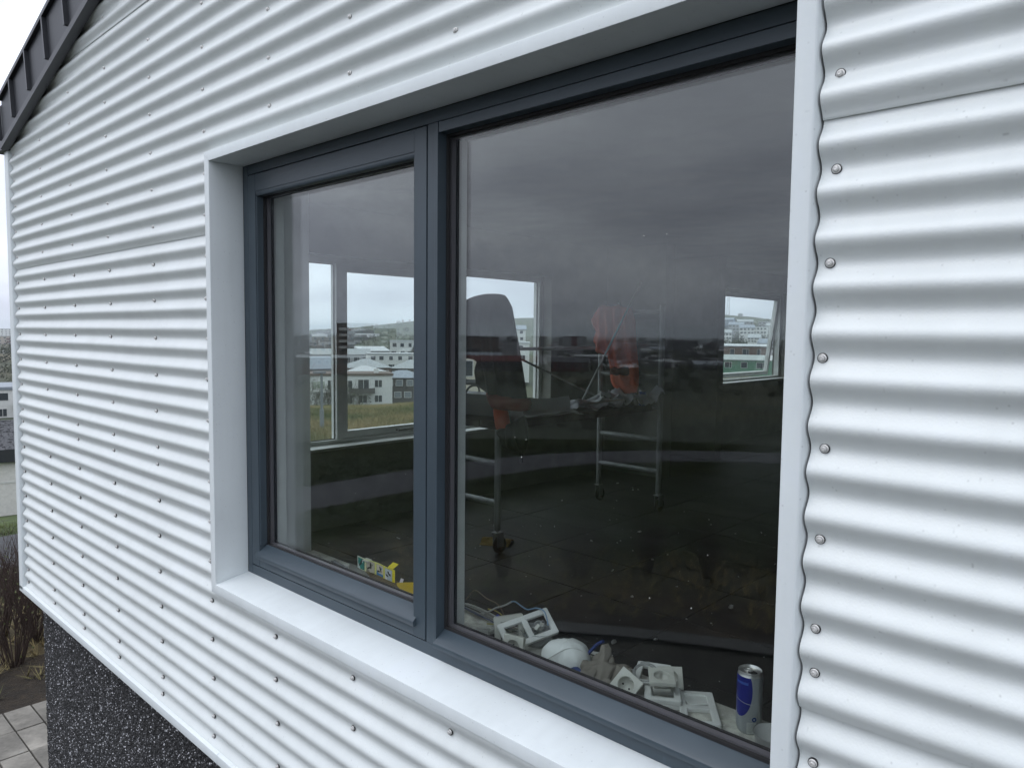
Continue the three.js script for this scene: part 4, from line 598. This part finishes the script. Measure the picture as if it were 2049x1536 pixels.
function blades(name, n, place, h0, h1, c0, c1, w = .006) { // tufts of grass, one mass
  const P = []; for (let i = 0; i < 7; i++) { const a = rr(0, 6.3), l = rr(.2, .55), x = Math.cos(a) * .03 * rnd(), z = Math.sin(a) * .03 * rnd(), px = -Math.sin(a) * w, pz = Math.cos(a) * w; P.push(x - px, 0, z - pz, x + px, 0, z + pz, x + Math.cos(a) * l * .5, rr(.7, 1), z + Math.sin(a) * l * .5); }
  const g = new THREE.BufferGeometry(); g.setAttribute('position', new THREE.Float32BufferAttribute(P, 3)); g.computeVertexNormals();
  const im = new THREE.InstancedMesh(g, mat([1, 1, 1], .85), n), m = new THREE.Matrix4(), q = new THREE.Quaternion(), c = new THREE.Color(), up = new THREE.Vector3(0, 1, 0);
  for (let i = 0; i < n; i++) { let p = null, k = 0; while (!p && k++ < 40) p = place(); if (!p) p = [-9.5, 6]; const s = rr(h0, h1); m.compose(new THREE.Vector3(p[0], p[2] ?? terrain(p[0], p[1]), p[1]), q.setFromAxisAngle(up, rr(0, 6.3)), new THREE.Vector3(rr(.35, .8), s, rr(.35, .8))); im.setMatrixAt(i, m); const t = clamp(fbm(p[0] * .6, p[1] * .6, 3) * 1.6 - .3 + rr(-.25, .25)); im.setColorAt(i, c.setRGB(...c0.map((v, j) => lerp(v, c1[j], t) * (name === 'lawn_grass' && p[0] < -13 && p[1] < 3 ? 2.1 : 1)))); }
  im.name = numbered(name); im.userData = { kind: 'stuff', label: name === 'lawn_grass' ? 'short green grass along the footpath' : 'dry pale grass on the mound and in the bed', category: 'grass' }; im.castShadow = im.receiveShadow = true; scene.add(im);
}
blades('lawn_grass', 80000, () => { const x = rr(-24, -2), z = rr(-7, 24); const p = Math.abs(toLine(pathC, x, z)); return p < .95 || toLine(bedC, x, z) < 2.4 || Math.hypot(x, z) > 26 ? null : [x, z]; }, .05, .16, [.017, .031, .007], [.040, .047, .012]);
blades('dry_grass', 42000, () => { if (rnd() < .2) { const x = rr(-10, 4), z = rr(-6, 12), b = toLine(bedC, x, z); return b > .35 && b < 3 ? [x, z] : null; } const a = rr(27, 44), d = 15 + 19 * Math.sqrt(rnd()), [x, z] = spot(a, d); return x < -13.6 ? [x, z] : null; }, .05, .22, [.062, .085, .022], [.25, .195, .09], .008);
// a building: walls, roof, windows; front towards its local +z
const paneDark = mat([.03, .036, .042], .12, { metalness: 0 }), paneLight = mat([.20, .22, .23], .2);
const tint = (c, r = .85) => mat(c, r, { map: frameTex });
const roofs = { light: tint([.28, .30, .30], .6), grey: tint([.20, .23, .26], .6), dark: tint([.06, .062, .068]), red: tint([.085, .02, .016]), white: tint([.44, .46, .46], .6), brown: tint([.13, .10, .08]), green: tint([.30, .33, .31], .6) };
const walls = { white: tint([.62, .63, .60]), cream: tint([.46, .43, .34]), beige: tint([.36, .31, .25]), brown: tint([.12, .075, .055]), dark: tint([.07, .065, .06]), grey: tint([.32, .33, .33]), pale: tint([.68, .67, .63]), red: tint([.10, .022, .018]), green: tint([.09, .20, .13]), blue: tint([.2, .25, .32]) };
function building(name, label, cat, o) {
  const [x, z] = spot(o.az, o.d, o.front), base = o.y ?? terrain(x, z), face = Math.atan2(-x, (o.front ? 2 * GZ - 1.236 : 1.236) - z) + (o.skew || 0);
  const t = thing(name, label, cat, [x, base, z], face, o.group), { w, h, dp = 9 } = o, sunk = 5, wall = walls[o.wall || 'white'];
  part(t, 'wall', plain(-w / 2, w / 2, -sunk, h, -dp, 0), wall);
  const rm = roofs[o.roof || 'grey'], ov = .35, rh = o.rise || 1.4;
  if (o.shape === 'flat') part(t, 'roof', plain(-w / 2 - .2, w / 2 + .2, h, h + .45, -dp - .2, .2), rm);
  else if (o.shape === 'hip') { const g = new THREE.BufferGeometry(), A = [-w / 2 - ov, h, ov], B = [w / 2 + ov, h, ov], Cc = [w / 2 + ov, h, -dp - ov], D = [-w / 2 - ov, h, -dp - ov], e = Math.min(w, dp) * .42, R0 = [-w / 2 + e, h + rh, -dp / 2], R1 = [w / 2 - e, h + rh, -dp / 2], P = []; for (const q of [A, B, R1, A, R1, R0, B, Cc, R1, Cc, D, R0, Cc, R0, R1, D, A, R0, A, D, Cc, A, Cc, B]) P.push(...q); g.setAttribute('position', new THREE.Float32BufferAttribute(P, 3)); g.computeVertexNormals(); part(t, 'roof', uvm(g), rm); }
  else if (o.shape === 'mono') part(t, 'roof', push([[ov, h], [ov, h + .25], [-dp - ov, h + rh], [-dp - ov, h]], alongX, -w / 2 - ov, w / 2 + ov), rm);
  else part(t, 'roof', push([[ov, h - .1], [-dp / 2, h + rh], [-dp - ov, h - .1], [-dp - ov, h + .1], [-dp / 2, h + rh + .25], [ov, h + .1]], alongX, -w / 2 - ov, w / 2 + ov), rm);
  if (o.shape === 'gable' || !o.shape) part(t, 'gable_wall', push([[0, h], [-dp, h], [-dp / 2, h + rh - .02]], alongX, -w / 2, w / 2), wall);
  if (o.chimney) part(t, 'chimney', plain(w * .12, w * .12 + .8, h, h + rh + 1, -dp / 2, -dp / 2 + .8), wall);
  const F = o.floors || 1, fh = h / F, N = o.cols || Math.max(2, Math.round(w / 3.2)), pm = o.pane ? paneLight : paneDark;
  if (!o.blank) for (let f = 0; f < F; f++) for (let k = 0; k < N; k++) {
    const cx = -w / 2 + (k + .5) * w / N + (hash(k + 7, f + Math.round(w)) - .5) * .5, ww = Math.min(w / N * .62, 1.1 + 1.3 * hash(k, f + 3)), y0 = f * fh + fh * .34, y1 = f * fh + fh * .80;
    const wn = part(t, 'window', plain(cx - ww / 2 - .08, cx + ww / 2 + .08, y0 - .08, y1 + .08, -.02, .04), walls[o.trim || 'white']); part(wn, 'pane', plain(cx - ww / 2, cx + (ww > 1.6 ? ww * .15 : ww / 2), y0, y1, .02, .06), pm); if (ww > 1.6) part(wn, 'pane', plain(cx + ww * .15 + .08, cx + ww / 2, y0, y1, .02, .06), pm);
  }
  if (o.balcony) for (let f = 1; f < F + (o.balcony > 1 ? 0 : 0); f++) for (let k = 0; k < o.balcony; k++) { const cx = -w / 2 + (k + .5) * w / o.balcony; part(t, 'balcony', merge([plain(cx - 1.7, cx + 1.7, f * fh - .1, f * fh + .1, .06, 1.5), plain(cx - 1.7, cx + 1.7, f * fh + .1, f * fh + 1, 1.4, 1.5)]), walls[o.balc || 'grey']); }
  if (o.sidewin) part(t, 'window', plain(w / 2, w / 2 + .05, h * .35, h * .75, -dp * .7, -dp * .4), pm);
  return t;
}
// seen through the side window nearest the front
{
  const t = building('flat_roof_house', 'white two storey house with flat brown roof edge and dark balcony', 'house', { az: 34.7, d: 150, y: EYE - .0985 * 150, w: 16.5, h: 6.0, dp: 9, wall: 'white', roof: 'brown', shape: 'flat', blank: true, skew: .06 });
  const win = (x0, x1, y0, y1, m = paneDark) => { const f = part(t, 'window', plain(x0 - .09, x1 + .09, y0 - .09, y1 + .09, 0, .05), walls.white); const n = x1 - x0 > 2.2 ? 3 : x1 - x0 > 1.2 ? 2 : 1, s = (x1 - x0) / n; for (let i = 0; i < n; i++) part(f, 'pane', plain(x0 + i * s + .05, x0 + (i + 1) * s - .05, y0, y1, .03, .08), m); };
  win(-7.4, -5.0, 3.5, 4.9, mat([.30, .34, .28], .3)); win(-4.5, -3.2, 3.2, 5.1); win(-1.5, -.9, 3.1, 5.0); win(-.6, .3, 3.0, 5.0); win(1.4, 3.6, 3.2, 5.2); win(4.7, 6.2, 3.7, 5.1); win(4.7, 6.2, .7, 2.0); win(1.5, 3.2, .6, 2.0); win(-1, .3, .5, 2.1);
  part(t, 'balcony', merge([plain(-.5, 4.6, 2.55, 2.75, .1, 2.0), plain(-.5, 4.6, 2.75, 3.6, 1.9, 2.0), plain(-.5, -.4, 2.75, 3.6, .1, 1.9), plain(4.5, 4.6, 2.75, 3.6, .1, 1.9)]), walls.dark);
  part(t, 'porch_roof', plain(-7.2, -4.3, 2.9, 3.15, .1, 2.6), walls.white); part(t, 'porch_wall', plain(-5.4, -5.1, 0, 2.9, .1, 2.4), walls.grey); part(t, 'railing', merge([plain(-4.2, -.8, 2.0, 2.9, 1.2, 1.3)]), walls.dark); part(t, 'chimney', plain(4.8, 5.7, 6, 7.3, -3, -2), walls.white);
}
building('glazed_extension', 'dark glazed house with terrace right of the flat roofed house', 'house', { az: 38.7, d: 154, y: EYE - .093 * 154, w: 8.5, h: 4.9, dp: 8, wall: 'dark', roof: 'grey', shape: 'hip', floors: 2, cols: 4, pane: true, skew: .05 });
building('hip_roof_house', 'house with wide pale hip roof behind the flat roofed house', 'house', { az: 36.2, d: 188, y: EYE - .067 * 188, w: 10.5, h: 3.6, dp: 11, wall: 'brown', roof: 'light', shape: 'hip', rise: 2.1, skew: .2, trim: 'white' });
building('white_roof_house', 'low house with bright white roof close behind the flat roofed house', 'house', { az: 35.3, d: 172, y: EYE - .0755 * 172, w: 7.5, h: 3.6, dp: 9, wall: 'grey', roof: 'white', shape: 'hip', rise: 1.5, skew: -.3 });
building('blue_roof_house', 'house with long blue grey gable roof at the left of the view', 'house', { az: 32.2, d: 180, y: EYE - .073 * 180, w: 12, h: 4.2, dp: 10, wall: 'grey', roof: 'grey', rise: 2.6, skew: .5 });
building('grey_roof_house', 'house with grey and white hip roofs at the right of the side window view', 'house', { az: 39.4, d: 196, y: EYE - .066 * 196, w: 12, h: 3.4, dp: 10, wall: 'dark', roof: 'light', shape: 'hip', rise: 2.2, skew: -.2 });
building('long_white_house', 'long white house with terraces above the hip roofed house', 'house', { az: 38.1, d: 255, y: EYE - .052 * 255, w: 19, h: 5.6, dp: 9, wall: 'white', roof: 'white', shape: 'flat', floors: 2, cols: 6, skew: .1 });
building('upper_white_house', 'white box house standing highest among the white houses', 'house', { az: 38.9, d: 300, y: EYE - .034 * 300, w: 13, h: 6.4, dp: 9, wall: 'white', roof: 'white', shape: 'flat', floors: 2, cols: 4 });
building('mono_roof_house', 'grey house with long slanting white roof', 'house', { az: 36.6, d: 285, y: EYE - .040 * 285, w: 11, h: 4, dp: 9, wall: 'grey', roof: 'white', shape: 'mono', rise: 1.8, floors: 1, cols: 5, skew: .3 });
building('terrace_row', 'low grey terrace row behind the blue grey roof', 'house', { az: 33.8, d: 270, y: EYE - .046 * 270, w: 22, h: 4.2, dp: 9, wall: 'grey', roof: 'light', rise: 1.8, floors: 1, cols: 7 });
building('cream_house', 'cream house with two rows of windows seen below the black jacket', 'house', { az: 43.6, d: 74, y: EYE - .118 * 74, w: 8, h: 6.6, dp: 8, wall: 'cream', roof: 'light', floors: 2, cols: 3, skew: .25, rise: 1.2 });
building('low_white_villa', 'white flat roofed villa seen between jacket and window post', 'house', { az: 46.6, d: 190, y: EYE - .04 * 190, w: 12, h: 5, dp: 9, wall: 'white', roof: 'white', shape: 'flat', floors: 2, cols: 3 });
building('upper_villa', 'pale villa higher up between jacket and window post', 'house', { az: 46.9, d: 310, y: EYE - .012 * 310, w: 13, h: 5.4, dp: 9, wall: 'white', roof: 'grey', rise: 1.6, floors: 2, cols: 4 });
building('porch_house', 'grey house below the villas beside the window post', 'house', { az: 45.4, d: 240, y: EYE - .032 * 240, w: 12, h: 5, dp: 9, wall: 'grey', roof: 'light', rise: 1.8, floors: 2, cols: 4 });
// hillside in the far side window
building('green_shed', 'green metal shed with pale roof low in the far window', 'shed', { az: 64.6, d: 210, y: EYE - .0465 * 210, w: 13.5, h: 3.2, dp: 9, wall: 'green', roof: 'green', shape: 'gable', rise: 1.1, floors: 1, cols: 3, skew: -.15 });
building('brown_hall', 'brown hall with flat white roof above the green shed', 'hall', { az: 64.2, d: 300, y: EYE - .031 * 300, w: 20, h: 5.2, dp: 14, wall: 'brown', roof: 'white', shape: 'mono', rise: .9, floors: 1, cols: 4, skew: -.15 });
[[66.3, 330, -.018, 12, 3.6, 'grey', 'grey', 'long grey roofed building at the right of the far window'], [63.2, 470, -.006, 9, 6, 'white', 'light', 'narrow white house at the left edge of the far window'], [64.7, 520, .0015, 12, 6, 'white', 'grey', 'white gabled house low on the slope in the far window'], [63.9, 560, .006, 13, 6, 'grey', 'grey', 'grey gabled house in the middle of the far slope'], [65.6, 540, .002, 12, 6.4, 'white', 'white', 'white box house right of the middle of the far slope'], [66.5, 560, .005, 12, 6, 'white', 'light', 'white house at the right end of the far slope'], [64.6, 640, .011, 16, 6, 'grey', 'light', 'long pale house in the upper row on the far slope'], [66.0, 650, .011, 14, 6, 'grey', 'white', 'house with white roof in the upper row on the far slope'], [63.2, 660, .014, 15, 5.5, 'blue', 'blue', 'blue grey house at the top left of the far slope'], [65.2, 430, -.0085, 8, 3.4, 'white', 'light', 'small white hut on the lower far slope']].forEach(([az, d, s, w, h, wl, rf, label]) => building('hillside_house', label, 'house', { az, d, y: EYE + s * d, w: w * .8, h: h * .78, dp: 9, wall: wl, roof: rf === 'blue' ? 'grey' : rf, rise: 1.8, floors: 2, cols: 4, skew: (hash(d, 3) - .5) * .5, shape: rf === 'white' ? 'flat' : 'gable' }));
{
  const [x, z] = spot(63.35, 880), b = terrain(x, z), L = [], Hm = 36; for (const [sx, sz] of [[1, 1], [-1, 1], [0, -1.3]]) L.push(bar([sx * 1.6, -2, sz * 1.6], [sx * .35, Hm, sz * .35], .16, .12, 5)); for (let k = 0; k < 14; k++) { const y0 = k * Hm / 14, y1 = (k + 1) * Hm / 14, w = (y) => lerp(1.6, .35, y / Hm), s = k % 2 ? 1 : -1; L.push(bar([s * w(y0), y0, w(y0)], [-s * w(y1), y1, w(y1)], .07, .07, 4), bar([s * w(y0), y0, w(y0)], [0, y1, -1.3 * w(y1)], .07, .07, 4)); }
  const m = thing('antenna_mast', 'lattice antenna mast on the skyline of the far window', 'mast', [x, b, z]); part(m, 'lattice', merge(L), mat([.16, .17, .18], .6)); for (let k = 0; k < 5; k++) part(m, 'antenna', plain(-1.2 + k * .5, -.95 + k * .5, Hm - 2.5, Hm + .6, .5, .8), mat([.3, .31, .32], .6));
  part(thing('water_tank', 'small dark tank on the skyline right of the mast', 'tank', spot(64.2, 1100).reduce((a, v, i) => i ? [a, terrain(a, v) - 1, v] : v, 0)), 'tank', new THREE.CylinderGeometry(3, 3.6, 5, 16).translate(0, 2.5, 0), walls.grey);
}
// beyond the corner of the house
{
  const t = building('flat_roof_garage', 'pale grey garage with dark gravel roof left of the corner trim', 'garage', { az: 11.2, d: 38, y: EYE - .21 * 38, w: 8, h: 2.28, dp: 11.5, wall: 'pale', roof: 'dark', shape: 'flat', blank: true, skew: .03 });
  part(t, 'stripe', plain(-4, 4, 1.32, 1.40, 0, .02), walls.white); const cg = new THREE.IcosahedronGeometry(.09, 0), L = []; for (let i = 0; i < 2600; i++) { const g = cg.clone(); g.rotateX(rr(0, 6)); g.rotateY(rr(0, 6)); const s = rr(.6, 1.6); g.scale(s, s * .7, s); g.translate(rr(-4, 4), 2.76, rr(-11.5, .05)); L.push(g); } const st = part(t, 'roof_stones', merge(L), tint([.07, .072, .078])); st.userData.kind = 'stuff';
  part(t, 'roof_edge', merge([plain(-4.22, 4.22, 2.26, 2.82, .19, .26), plain(-4.22, 4.22, 2.26, 2.82, -11.9, -11.7)]), roofBlack);
}
building('balcony_flats', 'low white block of flats with a grey balcony behind the garage', 'flats', { az: 12.2, d: 140, y: EYE - .105 * 140, w: 26, h: 5.0, dp: 12, wall: 'white', roof: 'grey', shape: 'flat', floors: 2, cols: 9, balcony: 4 });
building('long_flats', 'row of flats with red panels on the skyline left of the corner', 'flats', { az: 12.4, d: 900, y: EYE - .0195 * 900, w: 60, h: 9, dp: 12, wall: 'beige', roof: 'light', shape: 'flat', floors: 3, cols: 14, balcony: 6, balc: 'red' });
building('white_tower_flats', 'distant white tower block above the red flats', 'flats', { az: 12.7, d: 1400, y: EYE - .012 * 1400, w: 40, h: 15, dp: 15, wall: 'white', roof: 'light', shape: 'flat', floors: 5, cols: 8 });
building('parked_van_garage', 'small white building among trees left of the corner', 'house', { az: 12.35, d: 420, y: EYE - .034 * 420, w: 14, h: 3, dp: 8, wall: 'white', roof: 'light', shape: 'flat', floors: 1, cols: 5 });
// mirrored in the front window
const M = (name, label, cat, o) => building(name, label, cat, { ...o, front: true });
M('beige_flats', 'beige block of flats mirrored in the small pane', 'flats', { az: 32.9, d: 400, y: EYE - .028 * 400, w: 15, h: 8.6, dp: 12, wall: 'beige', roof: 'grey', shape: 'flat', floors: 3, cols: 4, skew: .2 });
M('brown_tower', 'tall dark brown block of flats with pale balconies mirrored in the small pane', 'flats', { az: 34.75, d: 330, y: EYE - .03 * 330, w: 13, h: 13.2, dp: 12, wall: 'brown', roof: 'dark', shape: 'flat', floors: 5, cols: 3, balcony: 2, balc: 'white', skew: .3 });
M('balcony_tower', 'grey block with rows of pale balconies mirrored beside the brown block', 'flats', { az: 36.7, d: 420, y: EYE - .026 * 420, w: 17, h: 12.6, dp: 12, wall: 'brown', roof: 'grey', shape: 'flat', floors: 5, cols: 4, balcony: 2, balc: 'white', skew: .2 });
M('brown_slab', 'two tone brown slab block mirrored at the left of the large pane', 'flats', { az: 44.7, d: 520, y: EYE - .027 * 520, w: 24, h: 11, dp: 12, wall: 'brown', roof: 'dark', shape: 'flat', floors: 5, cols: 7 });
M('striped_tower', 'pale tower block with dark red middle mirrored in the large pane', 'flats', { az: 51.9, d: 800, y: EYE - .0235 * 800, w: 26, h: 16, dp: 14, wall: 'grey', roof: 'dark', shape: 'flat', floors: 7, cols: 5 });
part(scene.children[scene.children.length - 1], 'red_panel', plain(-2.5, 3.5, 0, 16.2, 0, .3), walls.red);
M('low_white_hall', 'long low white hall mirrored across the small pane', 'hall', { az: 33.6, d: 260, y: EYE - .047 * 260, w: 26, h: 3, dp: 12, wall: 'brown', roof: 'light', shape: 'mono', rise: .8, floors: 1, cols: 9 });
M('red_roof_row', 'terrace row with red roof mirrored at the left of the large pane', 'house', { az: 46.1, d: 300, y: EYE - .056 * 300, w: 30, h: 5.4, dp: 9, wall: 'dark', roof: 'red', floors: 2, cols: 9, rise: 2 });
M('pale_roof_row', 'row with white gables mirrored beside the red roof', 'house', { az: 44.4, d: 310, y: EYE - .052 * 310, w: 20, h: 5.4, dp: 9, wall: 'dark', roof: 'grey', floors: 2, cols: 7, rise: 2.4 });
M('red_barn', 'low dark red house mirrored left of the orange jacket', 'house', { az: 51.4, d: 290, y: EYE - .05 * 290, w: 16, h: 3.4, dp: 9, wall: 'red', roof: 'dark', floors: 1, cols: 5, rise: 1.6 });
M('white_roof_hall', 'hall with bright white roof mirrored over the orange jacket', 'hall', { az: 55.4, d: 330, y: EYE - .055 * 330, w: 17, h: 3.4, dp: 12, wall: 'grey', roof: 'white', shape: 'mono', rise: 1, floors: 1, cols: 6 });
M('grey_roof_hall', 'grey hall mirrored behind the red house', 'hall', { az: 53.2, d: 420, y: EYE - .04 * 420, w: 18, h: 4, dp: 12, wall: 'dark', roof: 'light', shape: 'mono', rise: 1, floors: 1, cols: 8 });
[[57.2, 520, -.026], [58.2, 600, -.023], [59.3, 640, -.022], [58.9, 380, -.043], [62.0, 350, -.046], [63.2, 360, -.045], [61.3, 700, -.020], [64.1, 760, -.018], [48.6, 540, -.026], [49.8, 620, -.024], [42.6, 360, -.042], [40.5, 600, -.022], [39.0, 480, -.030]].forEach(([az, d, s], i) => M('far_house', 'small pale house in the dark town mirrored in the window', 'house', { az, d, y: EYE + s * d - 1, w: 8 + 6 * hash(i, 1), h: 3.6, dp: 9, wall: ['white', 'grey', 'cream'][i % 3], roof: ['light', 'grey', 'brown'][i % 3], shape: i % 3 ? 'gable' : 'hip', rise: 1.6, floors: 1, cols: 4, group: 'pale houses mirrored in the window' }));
// street lamp and dark bushes on the mound
{
  const [x, z] = spot(32.55, 24), b = terrain(x, z), t = thing('lamp_post', 'grey lamp post on the mound seen through the side window', 'lamp post', [x, b, z]); const pm = mat([.16, .18, .19], .6); part(t, 'pole', bar([0, -.3, 0], [0, 1.75, 0], .045, .04, 12), pm); part(t, 'base', bar([0, -.3, 0], [0, .6, 0], .075, .065, 12), pm); part(t, 'head', plain(-.1, .1, 1.75, 1.81, -.1, .25), pm);
  structure('access_road', (() => { const g = grid(40, 4, (u, v) => { const [a, c] = spot(lerp(20, 46, u), lerp(18.2, 20.8, v)); return [a, terrain(a, c) + .03, c]; }); const p = g.attributes.position, uv = g.attributes.uv; for (let i = 0; i < p.count; i++) uv.setXY(i, p.getX(i), p.getZ(i)); return g; })(), asphalt);
  const bark = mat([.04, .03, .024], .9), leaf = mat([.03, .042, .016], .85), vg = shrubGeo(1.9, 16, .7), lg = leafGeo(1.8, 700, .8, .06);
  [[31.0, 34], [32.0, 36], [33.0, 35], [34.0, 37], [35.2, 38], [29.9, 35]].forEach(([a, d], i) => { const [p, q] = spot(a, d), s = thing('dark_bush', 'dark leafy bush behind the mound in the side window view', 'bush', [p, terrain(p, q) - .3, q], i * 1.3, 'bushes behind the mound'); s.scale.setScalar(rr(.8, 1.15)); part(s, 'branches', vg, bark); part(s, 'leaves', lg, leaf); });
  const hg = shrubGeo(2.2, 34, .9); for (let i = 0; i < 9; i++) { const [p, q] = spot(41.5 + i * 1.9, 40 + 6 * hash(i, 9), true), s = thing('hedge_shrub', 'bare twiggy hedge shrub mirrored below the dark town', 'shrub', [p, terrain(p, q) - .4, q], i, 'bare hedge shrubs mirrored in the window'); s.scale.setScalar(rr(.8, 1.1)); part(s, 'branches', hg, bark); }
}
// far town and woods, too many and too small to tell apart
{
  const bxg = new THREE.BoxGeometry(1, 1, 1).translate(0, .5, 0), n = 3460, im = new THREE.InstancedMesh(bxg, mat([1, 1, 1], .8), n), m = new THREE.Matrix4(), q = new THREE.Quaternion(), c = new THREE.Color(), up = new THREE.Vector3(0, 1, 0);
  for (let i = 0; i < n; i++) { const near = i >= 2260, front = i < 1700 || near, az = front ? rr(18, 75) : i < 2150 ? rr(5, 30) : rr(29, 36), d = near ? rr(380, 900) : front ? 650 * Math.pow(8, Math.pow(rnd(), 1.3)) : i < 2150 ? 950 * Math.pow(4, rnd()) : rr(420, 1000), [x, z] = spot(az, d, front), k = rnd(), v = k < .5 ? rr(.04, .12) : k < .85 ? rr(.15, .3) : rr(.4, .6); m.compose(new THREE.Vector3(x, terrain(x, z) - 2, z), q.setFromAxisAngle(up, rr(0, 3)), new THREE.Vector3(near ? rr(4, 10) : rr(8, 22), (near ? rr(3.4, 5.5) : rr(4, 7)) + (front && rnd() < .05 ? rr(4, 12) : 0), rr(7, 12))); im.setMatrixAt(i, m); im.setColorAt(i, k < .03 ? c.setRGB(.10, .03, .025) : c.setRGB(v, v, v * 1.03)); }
  im.name = 'far_town'; im.userData = { kind: 'stuff', label: 'dense far town of small blocks along the horizon', category: 'town' }; im.castShadow = im.receiveShadow = true; scene.add(im);
  const P = []; for (let i = 0; i < 60; i++) { const a = rr(0, 6.3), b = Math.acos(rr(-1, 1)), r = rr(.55, 1), cc = [Math.cos(a) * Math.sin(b) * r, Math.cos(b) * r, Math.sin(a) * Math.sin(b) * r]; for (let k = 0; k < 3; k++) P.push(cc[0] + rr(-.3, .3), cc[1] + rr(-.3, .3), cc[2] + rr(-.3, .3)); }
  const tg = new THREE.BufferGeometry(); tg.setAttribute('position', new THREE.Float32BufferAttribute(P, 3)); tg.computeVertexNormals();
  const nt = 4200, it = new THREE.InstancedMesh(tg, mat([1, 1, 1], .9), nt);
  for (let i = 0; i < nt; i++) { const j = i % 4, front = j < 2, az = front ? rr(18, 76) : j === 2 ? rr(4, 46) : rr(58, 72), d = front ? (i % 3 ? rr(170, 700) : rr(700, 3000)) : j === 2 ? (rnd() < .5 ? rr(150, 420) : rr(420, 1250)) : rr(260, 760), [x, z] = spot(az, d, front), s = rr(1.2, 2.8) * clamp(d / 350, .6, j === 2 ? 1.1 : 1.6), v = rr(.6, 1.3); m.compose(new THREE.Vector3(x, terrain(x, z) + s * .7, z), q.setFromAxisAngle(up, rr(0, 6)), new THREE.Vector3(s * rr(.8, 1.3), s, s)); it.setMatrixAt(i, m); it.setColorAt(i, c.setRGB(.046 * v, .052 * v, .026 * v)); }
  it.name = 'far_woods'; it.userData = { kind: 'stuff', label: 'dark scattered woods between the houses on the slopes', category: 'woods' }; it.castShadow = it.receiveShadow = true; scene.add(it);
}

scene.fog = new THREE.FogExp2(new THREE.Color().setRGB(.80, .86, .90), .0002);   // thin damp air
renderer.render(scene, camera);
